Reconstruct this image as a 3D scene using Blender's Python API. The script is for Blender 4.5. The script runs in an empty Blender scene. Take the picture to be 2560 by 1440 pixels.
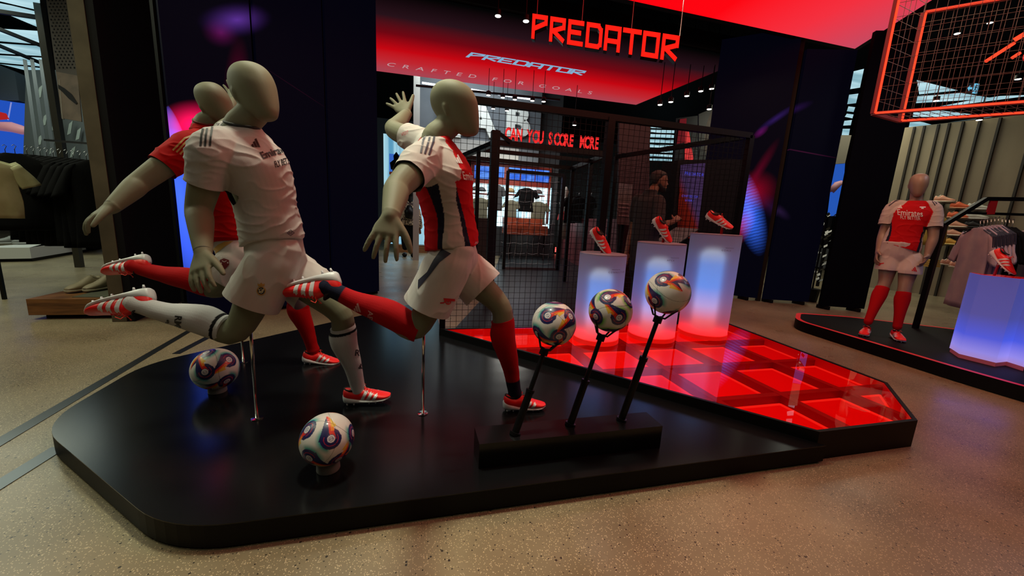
import bpy, bmesh, math, random
import numpy as np
from mathutils import Vector, Matrix, noise as mnoise
from mathutils.bvhtree import BVHTree
random.seed(7)
SC = bpy.context.scene
COL = SC.collection
PI = math.pi

# ------------------------------------------------------------------ camera
F, CX, CY, CAMH = 950.0, 1280.0, 720.0, 1.28
def _n(v): return v / np.linalg.norm(v)
_down = _n(np.array([1010 - CX, 5900 - CY, F]))
_up = -_down
_v1 = np.array([4950 - CX, 0, F]); _v1[1] = -(_down[0]*_v1[0] + _down[2]*_v1[2]) / _down[1]
_X = _n(_v1); _Y = np.cross(_up, _X)
if _Y[2] < 0: _Y = -_Y
RM = np.array([_X, _Y, _up])
def ray(px, py): return RM @ np.array([px - CX, py - CY, F])
def PZ(px, py, z=0.0):
    r = ray(px, py); t = (z - CAMH) / r[2]; return Vector((r[0]*t, r[1]*t, z))
def PY(px, py, y):
    r = ray(px, py); t = y / r[1]; return Vector((r[0]*t, y, CAMH + r[2]*t))
def PD(px, py, d):
    r = ray(px, py) / F; return Vector((r[0]*d, r[1]*d, CAMH + r[2]*d))
cam = bpy.data.cameras.new('camera'); cam.lens = F / 2560 * 36; cam.sensor_width = 36
cam.clip_start = 0.05; cam.clip_end = 200
camo = bpy.data.objects.new('camera', cam); COL.objects.link(camo)
camo.matrix_world = Matrix(((RM[0][0], -RM[0][1], -RM[0][2], 0), (RM[1][0], -RM[1][1], -RM[1][2], 0),
                            (RM[2][0], -RM[2][1], -RM[2][2], CAMH), (0, 0, 0, 1)))
SC.camera = camo

# ------------------------------------------------------------------ world, view, large lights
SC.view_settings.view_transform = 'Standard'; SC.view_settings.look = 'None'
SC.view_settings.exposure = 0.0; SC.view_settings.gamma = 1.0; SC.view_settings.use_curve_mapping = False
w = bpy.data.worlds.new('world'); SC.world = w; w.use_nodes = True
w.node_tree.nodes['Background'].inputs[0].default_value = (0.05, 0.055, 0.06, 1)
w.node_tree.nodes['Background'].inputs[1].default_value = 0.12

def area(loc, tgt, size, power, color, size_y=None, spread=None):
    l = bpy.data.lights.new('area_light', 'AREA'); l.energy = power; l.color = color; l.size = size
    if size_y: l.shape = 'RECTANGLE'; l.size_y = size_y
    if spread: l.spread = math.radians(spread)
    o = bpy.data.objects.new('area_light', l); COL.objects.link(o); o.location = loc
    o.rotation_euler = (Vector(tgt) - Vector(loc)).to_track_quat('-Z', 'Y').to_euler()
    return o
area((-1.5, 3.2, 4.3), (-1.0, 2.8, 1.6), 0.35, 8, (0.97, 1.0, 0.74), None, 70)
area((-1.9, 0.4, 3.6), (-0.6, 2.2, 1.2), 1.2, 4.5, (0.95, 1.0, 0.85))
area((-0.3, 2.2, 4.3), (0.12, 2.05, 1.6), 0.35, 13, (0.97, 1.0, 0.74), None, 60)
area((-0.6, 4.2, 4.2), (-0.2, 2.6, 1.2), 0.5, 12, (1.0, 0.98, 0.78))
area((3.0, 1.2, 4.0), (1.0, 2.0, 1.0), 1.6, 22, (1.0, 0.25, 0.2))
area((-5.5, 4.6, 4.2), (-4.6, 4.6, 0), 2.2, 95, (0.95, 1.0, 0.75))
area((-3.9, 2.6, 4.2), (-3.4, 3.4, 0), 1.2, 34, (1.0, 0.98, 0.6))
area((1.4, -0.6, 3.6), (1.7, 0.7, 0), 2.0, 13, (1.0, 0.76, 0.50))
area((2.7, 4.7, 4.2), (2.6, 4.5, 1.2), 0.4, 8, (1.0, 0.8, 0.6))
area((-1.6, -0.4, 3.6), (-1.6, 0.8, 0), 1.6, 2.5, (0.9, 0.95, 0.7))
area((4.6, 2.6, 4.2), (4.4, 2.9, 0), 1.2, 34, (1.0, 0.82, 0.5))
area((5.0, 5.0, 4.1), (5.2, 4.2, 0), 1.2, 9, (1.0, 0.9, 0.6))
area((9.6, 7.0, 4.6), (9.8, 7.2, 0), 3.0, 130, (1.0, 0.95, 0.72))
area((7.6, 1.8, 4.2), (6.6, 2.8, 0.8), 1.0, 24, (0.8, 0.8, 1.0))
area((1.5, 10.6, 4.9), (1.6, 13.0, 1.5), 3.0, 120, (0.9, 0.97, 1.0))
area((-0.2, 8.5, 4.6), (-0.2, 9.5, 0), 2.0, 110, (0.9, 0.97, 1.0))
area((3.0, 11.0, 3.3), (3.0, 11.6, 0), 1.0, 45, (1.0, 0.95, 0.85))
area((-8.0, 9.0, 4.4), (-8.0, 9.0, 0), 3.0, 120, (0.9, 1.0, 0.8))

# ------------------------------------------------------------------ materials
def lin(c):
    return tuple(((x/12.92) if x <= 0.04045 else ((x+0.055)/1.055)**2.4) for x in c)
def hexc(h): return lin(tuple(int(h[i:i+2], 16)/255 for i in (0, 2, 4)))
MATS = {}
def mat(name, col, rough=0.5, metal=0.0, emit=0.0, spec=0.5, alpha=None, ecol=None, coat=0.0, trans=0.0, ior=None):
    if name in MATS: return MATS[name]
    m = bpy.data.materials.new(name); m.use_nodes = True
    b = m.node_tree.nodes['Principled BSDF']
    if isinstance(col, str): col = hexc(col)
    b.inputs['Base Color'].default_value = (*col, 1)
    b.inputs['Roughness'].default_value = rough; b.inputs['Metallic'].default_value = metal
    b.inputs['Specular IOR Level'].default_value = spec
    b.inputs['Coat Weight'].default_value = coat; b.inputs['Transmission Weight'].default_value = trans
    if ior: b.inputs['IOR'].default_value = ior
    if emit > 0:
        e = ecol if ecol is not None else col
        if isinstance(e, str): e = hexc(e)
        b.inputs['Emission Color'].default_value = (*e, 1); b.inputs['Emission Strength'].default_value = emit
    MATS[name] = m; return m
def nt(m): return m.node_tree.nodes, m.node_tree.links
def bump(m, scale, strength, dist=0.01, stretch=(1, 1, 1), detail=3):
    N, L = nt(m); b = N['Principled BSDF']
    tc = N.new('ShaderNodeTexCoord'); mp = N.new('ShaderNodeMapping'); mp.inputs['Scale'].default_value = stretch
    t = N.new('ShaderNodeTexNoise'); t.inputs['Scale'].default_value = scale; t.inputs['Detail'].default_value = detail
    bp = N.new('ShaderNodeBump'); bp.inputs['Strength'].default_value = strength; bp.inputs['Distance'].default_value = dist
    L.new(tc.outputs['Object'], mp.inputs[0]); L.new(mp.outputs[0], t.inputs['Vector'])
    L.new(t.outputs['Fac'], bp.inputs['Height']); L.new(bp.outputs[0], b.inputs['Normal'])
    return m
def mottle(m, c1, c2, scale=5, detail=4, lo=0.35, hi=0.65, stretch=(1, 1, 1)):
    N, L = nt(m); b = N['Principled BSDF']
    tc = N.new('ShaderNodeTexCoord'); mp = N.new('ShaderNodeMapping'); mp.inputs['Scale'].default_value = stretch
    t = N.new('ShaderNodeTexNoise'); t.inputs['Scale'].default_value = scale; t.inputs['Detail'].default_value = detail
    r = N.new('ShaderNodeValToRGB'); r.color_ramp.elements[0].position = lo; r.color_ramp.elements[1].position = hi
    r.color_ramp.elements[0].color = (*(hexc(c1) if isinstance(c1, str) else c1), 1)
    r.color_ramp.elements[1].color = (*(hexc(c2) if isinstance(c2, str) else c2), 1)
    L.new(tc.outputs['Object'], mp.inputs[0]); L.new(mp.outputs[0], t.inputs['Vector'])
    L.new(t.outputs['Fac'], r.inputs[0]); L.new(r.outputs[0], b.inputs['Base Color'])
    return m
def vcol_mat(name, rough=0.6, **k):
    m = mat(name, (1, 1, 1), rough, **k)
    N, L = nt(m); a = N.new('ShaderNodeVertexColor'); a.layer_name = 'Col'
    L.new(a.outputs['Color'], N['Principled BSDF'].inputs['Base Color']); return m

BLACK = mat('black_metal', (0.0025, 0.0025, 0.003), 0.4, spec=.22)
BLACKM = mat('black_matte', (0.003, 0.003, 0.004), 0.7, spec=0.2)
CHROME = mat('chrome', (0.75, 0.75, 0.72), 0.12, 1.0)
STEEL = mat('steel', (0.35, 0.36, 0.38), 0.3, 1.0)
WHITEP = mat('white_paint', (0.62, 0.64, 0.62), 0.5)
MANN = mat('mannequin_skin', '72725c', 0.6, spec=0.25)
def emis(name, col, s):
    if name in MATS: return MATS[name]
    m = bpy.data.materials.new(name); m.use_nodes = True; N, L = nt(m)
    N.remove(N['Principled BSDF']); e = N.new('ShaderNodeEmission')
    c = hexc(col) if isinstance(col, str) else col
    e.inputs[0].default_value = (*c, 1); e.inputs[1].default_value = s
    L.new(e.outputs[0], N['Material Output'].inputs[0]); MATS[name] = m; return m

# ------------------------------------------------------------------ mesh helpers
class MB:
    def __init__(s): s.v = []; s.f = []
    def add(s, vs, fs):
        n = len(s.v); s.v += [tuple(v) for v in vs]; s.f += [tuple(i + n for i in f) for f in fs]; return s
    def box(s, lo, hi):
        x0, y0, z0 = lo; x1, y1, z1 = hi
        return s.add([(x0,y0,z0),(x1,y0,z0),(x1,y1,z0),(x0,y1,z0),(x0,y0,z1),(x1,y0,z1),(x1,y1,z1),(x0,y1,z1)],
                     [(0,3,2,1),(4,5,6,7),(0,1,5,4),(1,2,6,5),(2,3,7,6),(3,0,4,7)])
    def bar(s, a, b, w, h=None, up=(0, 0, 1)):
        h = h or w; a = Vector(a); b = Vector(b); d = (b - a).normalized(); up = Vector(up)
        if abs(d.dot(up)) > 0.98: up = Vector((0, 1, 0))
        x = d.cross(up).normalized() * w/2; y = x.cross(d).normalized() * h/2
        vs = [a-x-y, a+x-y, a+x+y, a-x+y, b-x-y, b+x-y, b+x+y, b-x+y]
        return s.add(vs, [(0,1,2,3),(7,6,5,4),(0,4,5,1),(1,5,6,2),(2,6,7,3),(3,7,4,0)])
    def obox(s, c, ax, ay, az):
        c, ax, ay, az = map(Vector, (c, ax, ay, az)); vs = []
        for k in (-1, 1):
            for (i, j) in ((-1,-1),(1,-1),(1,1),(-1,1)): vs.append(c + ax*i/2 + ay*j/2 + az*k/2)
        return s.add(vs, [(0,3,2,1),(4,5,6,7),(0,1,5,4),(1,2,6,5),(2,3,7,6),(3,0,4,7)])
    def prism(s, poly, z0, z1):
        n = len(poly); vs = [(p[0], p[1], z0) for p in poly] + [(p[0], p[1], z1) for p in poly]
        fs = [tuple(range(n))[::-1], tuple(range(n, 2*n))] + [(i, (i+1) % n, n+(i+1) % n, n+i) for i in range(n)]
        return s.add(vs, fs)
    def slab(s, quad, th):   # quad of 4 points, thickness along its normal
        q = [Vector(p) for p in quad]; nrm = (q[1]-q[0]).cross(q[3]-q[0]).normalized() * th
        n = len(q); vs = q + [p + nrm for p in q]
        fs = [tuple(range(n))[::-1], tuple(range(n, 2*n))] + [(i, (i+1) % n, n+(i+1) % n, n+i) for i in range(n)]
        return s.add(vs, fs)
    def tube(s, pts, r, seg=10, cap=True):
        P = [Vector(p) for p in pts]; R = r if isinstance(r, (list, tuple)) else [r]*len(P)
        rings = []; pu = None
        for i, p in enumerate(P):
            d = (P[min(i+1, len(P)-1)] - P[max(i-1, 0)]).normalized()
            if pu is None: pu = Vector((0, 0, 1)) if abs(d.z) < 0.9 else Vector((1, 0, 0))
            x = d.cross(pu).normalized(); y = x.cross(d).normalized(); pu = y
            rings.append([p + (x*math.cos(2*PI*k/seg) + y*math.sin(2*PI*k/seg))*R[i] for k in range(seg)])
        return s.rings(rings, cap)
    def rings(s, rings, cap=True):
        seg = len(rings[0]); vs = [p for r in rings for p in r]
        fs = [(i*seg+k, i*seg+(k+1) % seg, (i+1)*seg+(k+1) % seg, (i+1)*seg+k) for i in range(len(rings)-1) for k in range(seg)]
        if cap: fs += [tuple(range(seg))[::-1], tuple(range((len(rings)-1)*seg, len(rings)*seg))]
        return s.add(vs, fs)
    def lathe(s, c, prof, seg=24, cap=True):
        c = Vector(c)
        return s.rings([[c + Vector((r*math.cos(2*PI*k/seg), r*math.sin(2*PI*k/seg), z)) for k in range(seg)] for (r, z) in prof], cap)
    def xf(s, M):
        s.v = [tuple(M @ Vector(v)) for v in s.v]; return s
def link(name, me, m, parent=None, smooth=False):
    o = bpy.data.objects.new(name, me); COL.objects.link(o)
    if m is not None and not me.materials: me.materials.append(m)
    if smooth: me.polygons.foreach_set('use_smooth', [True]*len(me.polygons))
    if parent is not None:
        o.parent = parent
        if parent.type == 'EMPTY': o.matrix_parent_inverse = parent.matrix_basis.inverted()
    return o
def build(name, mb, m, parent=None, smooth=False, sharp=None, kind=None, label=None):
    me = bpy.data.meshes.new(name); me.from_pydata(mb.v, [], mb.f); me.update()
    bm = bmesh.new(); bm.from_mesh(me); bmesh.ops.recalc_face_normals(bm, faces=bm.faces); bm.to_mesh(me); bm.free()
    o = link(name, me, m, parent, smooth)
    if smooth and sharp: 
        try: me.set_sharp_from_angle(angle=math.radians(sharp))
        except Exception: pass
    if kind: o['kind'] = kind
    if label: o['label'] = label
    return o
def tag(o, label, cat, group=None, kind=None):
    o['label'] = label; o['category'] = cat
    if group: o['group'] = group
    if kind: o['kind'] = kind
    return o
def thing(name, label, cat, loc=(0, 0, 0), group=None):
    o = bpy.data.objects.new(name, None); COL.objects.link(o); o.empty_display_size = 0.1
    o.matrix_basis = Matrix.Translation(Vector(loc)); return tag(o, label, cat, group)
def struct(name, mb, m, parent=None, **k):
    o = build(name, mb, m, parent, **k)
    if parent is None: o['kind'] = 'structure'
    return o
def dup(root, M, label=None, group=None):
    r = root.copy(); COL.objects.link(r); r.matrix_basis = M
    if label: r['label'] = label
    if group: r['group'] = group
    def rec(a, b):
        for ch in a.children:
            if not ch.get('_k'): pass
            c = ch.copy(); COL.objects.link(c); c.parent = b; rec(ch, c)
    rec(root, r); return r
def T(*a): return Matrix.Translation(Vector(a))
def RZ(a): return Matrix.Rotation(a, 4, 'Z')
def frame(o, x, z):   # matrix with local x along x, local z near z
    x = Vector(x).normalized(); z = Vector(z); y = z.cross(x).normalized(); z = x.cross(y)
    return Matrix(((x.x, y.x, z.x, o[0]), (x.y, y.y, z.y, o[1]), (x.z, y.z, z.z, o[2]), (0, 0, 0, 1)))
def text_mesh(s, size=1.0, align='LEFT', bold=0.0, shear=0.0, space=1.0, extrude=0.0):
    c = bpy.data.curves.new('t', 'FONT'); c.body = s; c.size = size; c.align_x = align; c.offset = bold; c.shear = shear
    c.space_character = space; c.extrude = extrude; c.resolution_u = 3
    o = bpy.data.objects.new('t', c); COL.objects.link(o)
    dg = bpy.context.evaluated_depsgraph_get(); me = bpy.data.meshes.new_from_object(o.evaluated_get(dg))
    vs = [tuple(v.co) for v in me.vertices]; fs = [tuple(p.vertices) for p in me.polygons]
    bpy.data.objects.remove(o); bpy.data.curves.remove(c); bpy.data.meshes.remove(me)
    return vs, fs
def text_on(name, s, M, size, m, parent, **k):
    vs, fs = text_mesh(s, size, **k); mb = MB().add(vs, fs).xf(M); me = bpy.data.meshes.new(name)
    me.from_pydata(mb.v, [], mb.f); me.update(); return link(name, me, m, parent)
def bvh(o): 
    return BVHTree.FromPolygons([v.co.copy() for v in o.data.vertices], [tuple(p.vertices) for p in o.data.polygons])
def decal(name, shape, org, u, v, d, tree, m, parent, off=0.0018, cell=0.012):
    """project a flat shape (verts, faces in 2D) along d onto a surface"""
    vs, fs = shape; org, u, v, d = map(Vector, (org, u, v, d)); d = d.normalized()
    bm = bmesh.new(); bv = [bm.verts.new((a[0], a[1], 0)) for a in vs]
    for f in fs:
        try: bm.faces.new([bv[i] for i in f])
        except ValueError: pass
    xs = [a[0] for a in vs]; ys = [a[1] for a in vs]
    for ax, lo, hi, sc in ((0, min(xs), max(xs), u.length), (1, min(ys), max(ys), v.length)):
        n = min(30, int((hi-lo)*sc/cell))
        for i in range(1, n+1):
            co = [0, 0, 0]; co[ax] = lo + (hi-lo)*i/(n+1); no = [0, 0, 0]; no[ax] = 1
            bmesh.ops.bisect_plane(bm, geom=bm.verts[:]+bm.edges[:]+bm.faces[:], plane_co=co, plane_no=no)
    bm.verts.ensure_lookup_table(); bad = []
    for q in bm.verts:
        p = org + u*q.co.x + v*q.co.y
        h = tree.ray_cast(p, d, 1.2)
        if h[0] is None or h[1].dot(d) > -0.02: bad.append(q)
        else: q.co = h[0] - d*off + h[1]*off*0.5
    bmesh.ops.delete(bm, geom=bad, context='VERTS')
    me = bpy.data.meshes.new(name); bm.to_mesh(me); bm.free()
    if not me.polygons: return None
    return link(name, me, m, parent, smooth=True)
def rect(x0, y0, x1, y1, sh=0.0):
    return [(x0, y0), (x1, y0), (x1+sh, y1), (x0+sh, y1)], [(0, 1, 2, 3)]
def merge(*shapes):
    V = []; Fc = []
    for v, f in shapes:
        n = len(V); V += [(a[0], a[1]) for a in v]; Fc += [tuple(i+n for i in g) for g in f]
    return V, Fc
def disc(cx, cy, r, n=16, ry=None):
    return [(cx+r*math.cos(2*PI*k/n), cy+(ry or r)*math.sin(2*PI*k/n)) for k in range(n)], [tuple(range(n))]
def ring2(cx, cy, r0, r1, n=16, ry=1.0):
    v = [(cx+r*math.cos(2*PI*k/n), cy+r*ry*math.sin(2*PI*k/n)) for r in (r0, r1) for k in range(n)]
    return v, [(k, (k+1) % n, n+(k+1) % n, n+k) for k in range(n)]
def bars3(s=1.0):        # badge: three leaning bars of growing length, cut square at the top
    out = []
    for x, l in ((0.22, .26), (.56, .60), (.90, .95)):
        a = (x*s, 0); b = ((x+.27)*s, 0); d = (-.52, .854)
        out.append(([a, b, (b[0]+d[0]*(l+.14)*s, d[1]*(l+.14)*s), (a[0]+d[0]*l*s, d[1]*l*s)], [(0, 1, 2, 3)]))
    return merge(*out)

# ================================================================== SETTING
def terrazzo():
    m = mat('terrazzo', (0.2, 0.17, 0.1), 0.22); N, L = nt(m); b = N['Principled BSDF']
    tc = N.new('ShaderNodeTexCoord')
    n1 = N.new('ShaderNodeTexNoise'); n1.inputs['Scale'].default_value = 1.3; n1.inputs['Detail'].default_value = 5
    r1 = N.new('ShaderNodeValToRGB'); r1.color_ramp.elements[0].position = .3; r1.color_ramp.elements[1].position = .7
    r1.color_ramp.elements[0].color = (.17, .14, .085, 1); r1.color_ramp.elements[1].color = (.31, .26, .16, 1)
    L.new(tc.outputs['Object'], n1.inputs['Vector']); L.new(n1.outputs['Fac'], r1.inputs[0])
    cur = r1.outputs[0]
    for sc, th, c, sel in ((150, .22, (.62, .5, .3, 1), .45), (95, .2, (.5, .42, .28, 1), .35), (85, .2, (.015, .012, .01, 1), .12), (45, .16, (.02, .015, .01, 1), .05)):
        v = N.new('ShaderNodeTexVoronoi'); v.inputs['Scale'].default_value = sc; L.new(tc.outputs['Object'], v.inputs['Vector'])
        a = N.new('ShaderNodeMath'); a.operation = 'LESS_THAN'; a.inputs[1].default_value = th + .06; L.new(v.outputs['Distance'], a.inputs[0])
        s = N.new('ShaderNodeSeparateColor'); L.new(v.outputs['Color'], s.inputs[0])
        c2 = N.new('ShaderNodeMath'); c2.operation = 'LESS_THAN'; c2.inputs[1].default_value = sel; L.new(s.outputs[0], c2.inputs[0])
        mu = N.new('ShaderNodeMath'); mu.operation = 'MULTIPLY'; L.new(a.outputs[0], mu.inputs[0]); L.new(c2.outputs[0], mu.inputs[1])
        mx = N.new('ShaderNodeMix'); mx.data_type = 'RGBA'; L.new(mu.outputs[0], mx.inputs[0]); L.new(cur, mx.inputs[6]); mx.inputs[7].default_value = c
        cur = mx.outputs[2]
    L.new(cur, b.inputs['Base Color'])
    n2 = N.new('ShaderNodeTexNoise'); n2.inputs['Scale'].default_value = 3; r2 = N.new('ShaderNodeMapRange'); r2.inputs[3].default_value = .2; r2.inputs[4].default_value = .42
    L.new(tc.outputs['Object'], n2.inputs['Vector']); L.new(n2.outputs['Fac'], r2.inputs[0]); L.new(r2.outputs[0], b.inputs['Roughness'])
    return m
struct('floor', MB().box((-14, -4, -.1), (18, 24, 0)), terrazzo())
struct('ceiling', MB().box((-14, -4, 5.6), (18, 24, 5.7)), mat('ceiling_black', (.004, .004, .005), .9, spec=.1))
DARKW = mat('dark_wall', (.006, .006, .008), .8, spec=.15)
struct('wall_left', MB().box((-14.1, -4, 0), (-14, 24, 5.6)), mat('wall_grey', (.08, .09, .1), .8))
struct('wall_right', MB().box((18, -4, 0), (18.1, 24, 5.6)), DARKW)
struct('wall_back', MB().box((-14, 20, 0), (18, 20.1, 5.6)), mat('wall_back_grey', (.12, .13, .14), .8))
struct('wall_front', MB().box((-14, -4.1, 0), (18, -4, 5.6)), DARKW)
# dark inlaid floor strips
STRIP = mat('floor_strip_metal', (.07, .08, .09), .28, .8)
def strip(pa, pb, wd, lab, wb=None):
    a = PZ(*pa, 0.0); b = PZ(*pb, 0.0); d = (b-a).normalized(); n = Vector((-d.y, d.x, 0))
    wb = wb or wd
    q = [a-n*wd/2, b-n*wb/2, b+n*wb/2, a+n*wd/2]
    o = build('floor_strip', MB().prism([(p.x, p.y) for p in q][::1], .0005, .003), STRIP)
    return tag(o, lab, 'floor strip')
strip((-60, 1140), (520, 800), .075, 'long dark metal strip set in the floor beside the wooden plinth', .05)
strip((-40, 1236), (150, 1118), .075, 'short pale shiny metal strip ending at the black platform corner')
strip((440, 885), (530, 838), .06, 'short dark strip under the white socked leg')
# left dark walls
struct('wall_left_2', MB().obox((-2.98, 6.1, 2.4), (.1, 0, 0), (-.14, 2.7, 0), (0, 0, 4.8)), DARKW)
struct('wall_back_2', MB().box((-3.1, 7.45, 0), (-1.4, 7.55, 4.8)), DARKW)
# clean pillar strip
p0 = PZ(281, 805, 0); p1 = PZ(316, 805, 0)
pil = MB().box((p0.x, p0.y, 0), (p1.x, p0.y+.12, 4.8))
tag(build('pillar', pil, mottle(mat('beige_plaster', '5a5446', .8, spec=.2), '484236', '5c5546', 3)), 'beige square pillar edge standing right of the wooden plinth', 'pillar')
# wooden plinth with sneakers
WOOD = mottle(mat('oak_wood', '7a4f28', .45), '50311a', '8a5c33', 3.0, 6, .3, .7, (1, 1, 9))
th = thing('wooden_plinth', 'low wooden plinth with a black recessed base, left of the beige pillar', 'plinth', (-3.45, 5.2, 0))
a = PY(80, 748, 4.87); zt = a.z
build('body', MB().box((-3.82, 4.87, .05), (-3.07, 5.75, zt)), WOOD, th)
build('base', MB().box((-3.74, 4.95, 0), (-3.1, 5.7, .05)), BLACKM, th)
build('mat', MB().box((-3.5, 4.95, zt), (-3.08, 5.5, zt+.006)), mat('olive_mat', '4f5040', .8), th)

# ---- LED screens
def blob_screen(name, blobs, base=(.0008, .0009, .0035), streaks=None):
    m = bpy.data.materials.new(name); m.use_nodes = True; N, L = nt(m)
    b = N['Principled BSDF']; b.inputs['Base Color'].default_value = (.0015, .0015, .0025, 1); b.inputs['Roughness'].default_value = .5; b.inputs['Specular IOR Level'].default_value = .03
    tc = N.new('ShaderNodeTexCoord'); cur = None
    for (c, ax, az, rx, rz, tilt, col, st, pw, *wav) in blobs:
        ax = Vector(ax).normalized(); up = Vector((0, 0, 1)); nr = ax.cross(up)
        t = math.radians(tilt); x = ax*math.cos(t) + up*math.sin(t); z = -ax*math.sin(t) + up*math.cos(t)
        R = Matrix(((x.x, nr.x, z.x), (x.y, nr.y, z.y), (x.z, nr.z, z.z)))
        mp = N.new('ShaderNodeMapping'); mp.vector_type = 'TEXTURE'
        mp.inputs['Location'].default_value = c; mp.inputs['Rotation'].default_value = R.to_euler(); mp.inputs['Scale'].default_value = (rx, 1.0, rz)
        L.new(tc.outputs['Object'], mp.inputs[0])
        g = N.new('ShaderNodeTexGradient'); g.gradient_type = 'SPHERICAL'; L.new(mp.outputs[0], g.inputs[0])
        pwn = N.new('ShaderNodeMath'); pwn.operation = 'POWER'; pwn.inputs[1].default_value = pw; L.new(g.outputs['Fac'], pwn.inputs[0])
        out = pwn.outputs[0]
        if wav:
            wv = N.new('ShaderNodeTexWave'); wv.wave_type = 'BANDS'; wv.bands_direction = 'Z'; wv.inputs['Scale'].default_value = wav[0]; wv.inputs['Distortion'].default_value = 1.5
            L.new(mp.outputs[0], wv.inputs['Vector']); mr = N.new('ShaderNodeMapRange'); mr.inputs[1].default_value = .25; mr.inputs[2].default_value = .8; mr.inputs[3].default_value = wav[1]
            L.new(wv.outputs['Fac'], mr.inputs[0]); mm = N.new('ShaderNodeMath'); mm.operation = 'MULTIPLY'
            L.new(out, mm.inputs[0]); L.new(mr.outputs[0], mm.inputs[1]); out = mm.outputs[0]
        vm = N.new('ShaderNodeVectorMath'); vm.operation = 'SCALE'; vm.inputs[0].default_value = tuple(v*st for v in col); L.new(out, vm.inputs['Scale'])
        ad = N.new('ShaderNodeVectorMath'); ad.operation = 'ADD'
        if cur is None: ad.inputs[0].default_value = base
        else: L.new(cur, ad.inputs[0])
        L.new(vm.outputs[0], ad.inputs[1]); cur = ad.outputs[0]
    L.new(cur, b.inputs['Emission Color']); b.inputs['Emission Strength'].default_value = 1.0
    return m
SEAM = mat('led_seam_black', (.001, .001, .001), .6, spec=.1)
LL = [Vector((-.51, 6.2, 0)), Vector((-1.1, 5.67, 0)), Vector((-1.69, 5.09, 0)), Vector((-2.28, 4.55, 0))]
axl = (LL[0]-LL[3]).normalized()
def onwall(px, py, P0, d):    # pixel onto vertical plane through P0 along d
    r = Vector(ray(px, py)); nn = Vector((-d.y, d.x, 0)); c = Vector((0, 0, CAMH)); t = (P0-c).dot(nn)/r.dot(nn); return c + r*t
def bl(px, py, rx, rz, tilt, col, st, pw, *w): return (onwall(px, py, LL[3], axl), axl, 0, rx, rz, tilt, col, st, pw, *w)
scrL = blob_screen('led_image_left', [
    bl(592, 50, .42, .16, 30, (.14, .04, .4), .7, 2.0), bl(552, 82, .2, .14, 35, (.3, .01, .2), .3, 1.8),
    bl(592, 205, .12, .5, -8, (.35, .0, .06), .16, 1.3), bl(482, 312, .34, .22, 32, (1, .005, .10), 1.8, 1.6),
    bl(436, 352, .18, .12, 0, (.15, .15, 1), .8, 1.2), bl(452, 500, .17, .9, 4, (.05, .13, 1), 1.5, .5),
    bl(740, 220, .5, .006, -18, (.3, .02, .1), .05, .8)])
led_t = thing('video_wall', 'tall dark screen wall with a pink and blue glow behind the left mannequins', 'screen', (-1.4, 5.4, 0))
nl = Vector((axl.y, -axl.x, 0))
for i in range(3):
    a, b = LL[i+1], LL[i]; d = (b-a).normalized()
    a2 = a + d*.02; b2 = b - d*.02
    mb = MB().slab([a2+Vector((0, 0, .05)), b2+Vector((0, 0, .05)), b2+Vector((0, 0, 4.9)), a2+Vector((0, 0, 4.9))], -.05)
    build('screen_panel', mb, scrL, led_t)
build('frame', MB().slab([LL[3]-nl*.06, LL[0]-nl*.06, LL[0]-nl*.06+Vector((0, 0, 4.95)), LL[3]-nl*.06+Vector((0, 0, 4.95))], -.08), SEAM, led_t)

RR = [(Vector((5.3, 6.35, 0)), Vector((6.14, 5.53, 0)), 4.6), (Vector((6.22, 5.46, 0)), Vector((6.96, 5.21, 0)), 4.25), (Vector((6.86, 4.92, 0)), Vector((7.5, 4.66, 0)), 4.4)]
axr = (RR[0][1]-RR[0][0]).normalized(); axr2 = (RR[1][1]-RR[1][0]).normalized()
def br(px, py, rx, rz, tilt, col, st, pw, *w): return (onwall(px, py, RR[0][0], axr), axr, 0, rx, rz, tilt, col, st, pw, *w)
def br2(px, py, rx, rz, tilt, col, st, pw, *w): return (onwall(px, py, RR[1][0], axr2), axr2, 0, rx, rz, tilt, col, st, pw, *w)
scrR = blob_screen('led_image_right', [
    br(1940, 296, .36, .07, 38, (.10, .03, .4), .22, 1.3), br(1902, 330, .14, .07, 45, (.35, .01, .3), .25, 1),
    br(1898, 425, .10, .6, -22, (.4, .0, .04), .18, 1.3), br(1885, 478, .40, .40, -25, (.8, .0, .04), .45, 1.6, 6, .4),
    br(1872, 528, .24, .85, 20, (.04, .16, 1), 1.5, 1.3, 5, .5), br(1822, 520, .3, .6, 0, (.06, .13, 1), 1.0, 1.3),
    br(1850, 566, .22, .42, -15, (.8, .02, .10), .7, 1.4, 6, .3), br(1925, 515, .5, .18, -35, (.2, .03, .25), .16, 1.4, 8, .03)])
scrR2 = blob_screen('led_image_right_2', [br2(1990, 272, .3, .08, 25, (.1, .02, .3), .12, 1.2), br2(1950, 528, .26, .1, -35, (.2, .08, .4), .15, 1.4, 7, .02), br2(2010, 380, .6, .012, -8, (.2, .02, .1), .2, .6)])
for i, (a, b, h) in enumerate(RR):
    d = (b-a).normalized()
    lab = ['dark screen panel with a blue and red striped glow, right of the cage', 'nearly black tall screen panel left of the bright slit', 'black tall screen panel directly behind the right standing mannequin'][i]
    t = thing('display_screen', lab, 'screen', (a+b)/2)
    build('display', MB().slab([a+Vector((0, 0, .06)), b+Vector((0, 0, .06)), b+Vector((0, 0, h)), a+Vector((0, 0, h))], -.07), [scrR, scrR2, mat('screen_off', (.002, .0022, .005), .7, spec=.05)][i], t)
    for f in (.15, .85):
        c = a.lerp(b, f); build('foot', MB().obox(c+Vector((0, .06, .03)), (.05, 0, 0), (0, .2, 0), (0, 0, .06)), BLACKM, t)
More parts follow.
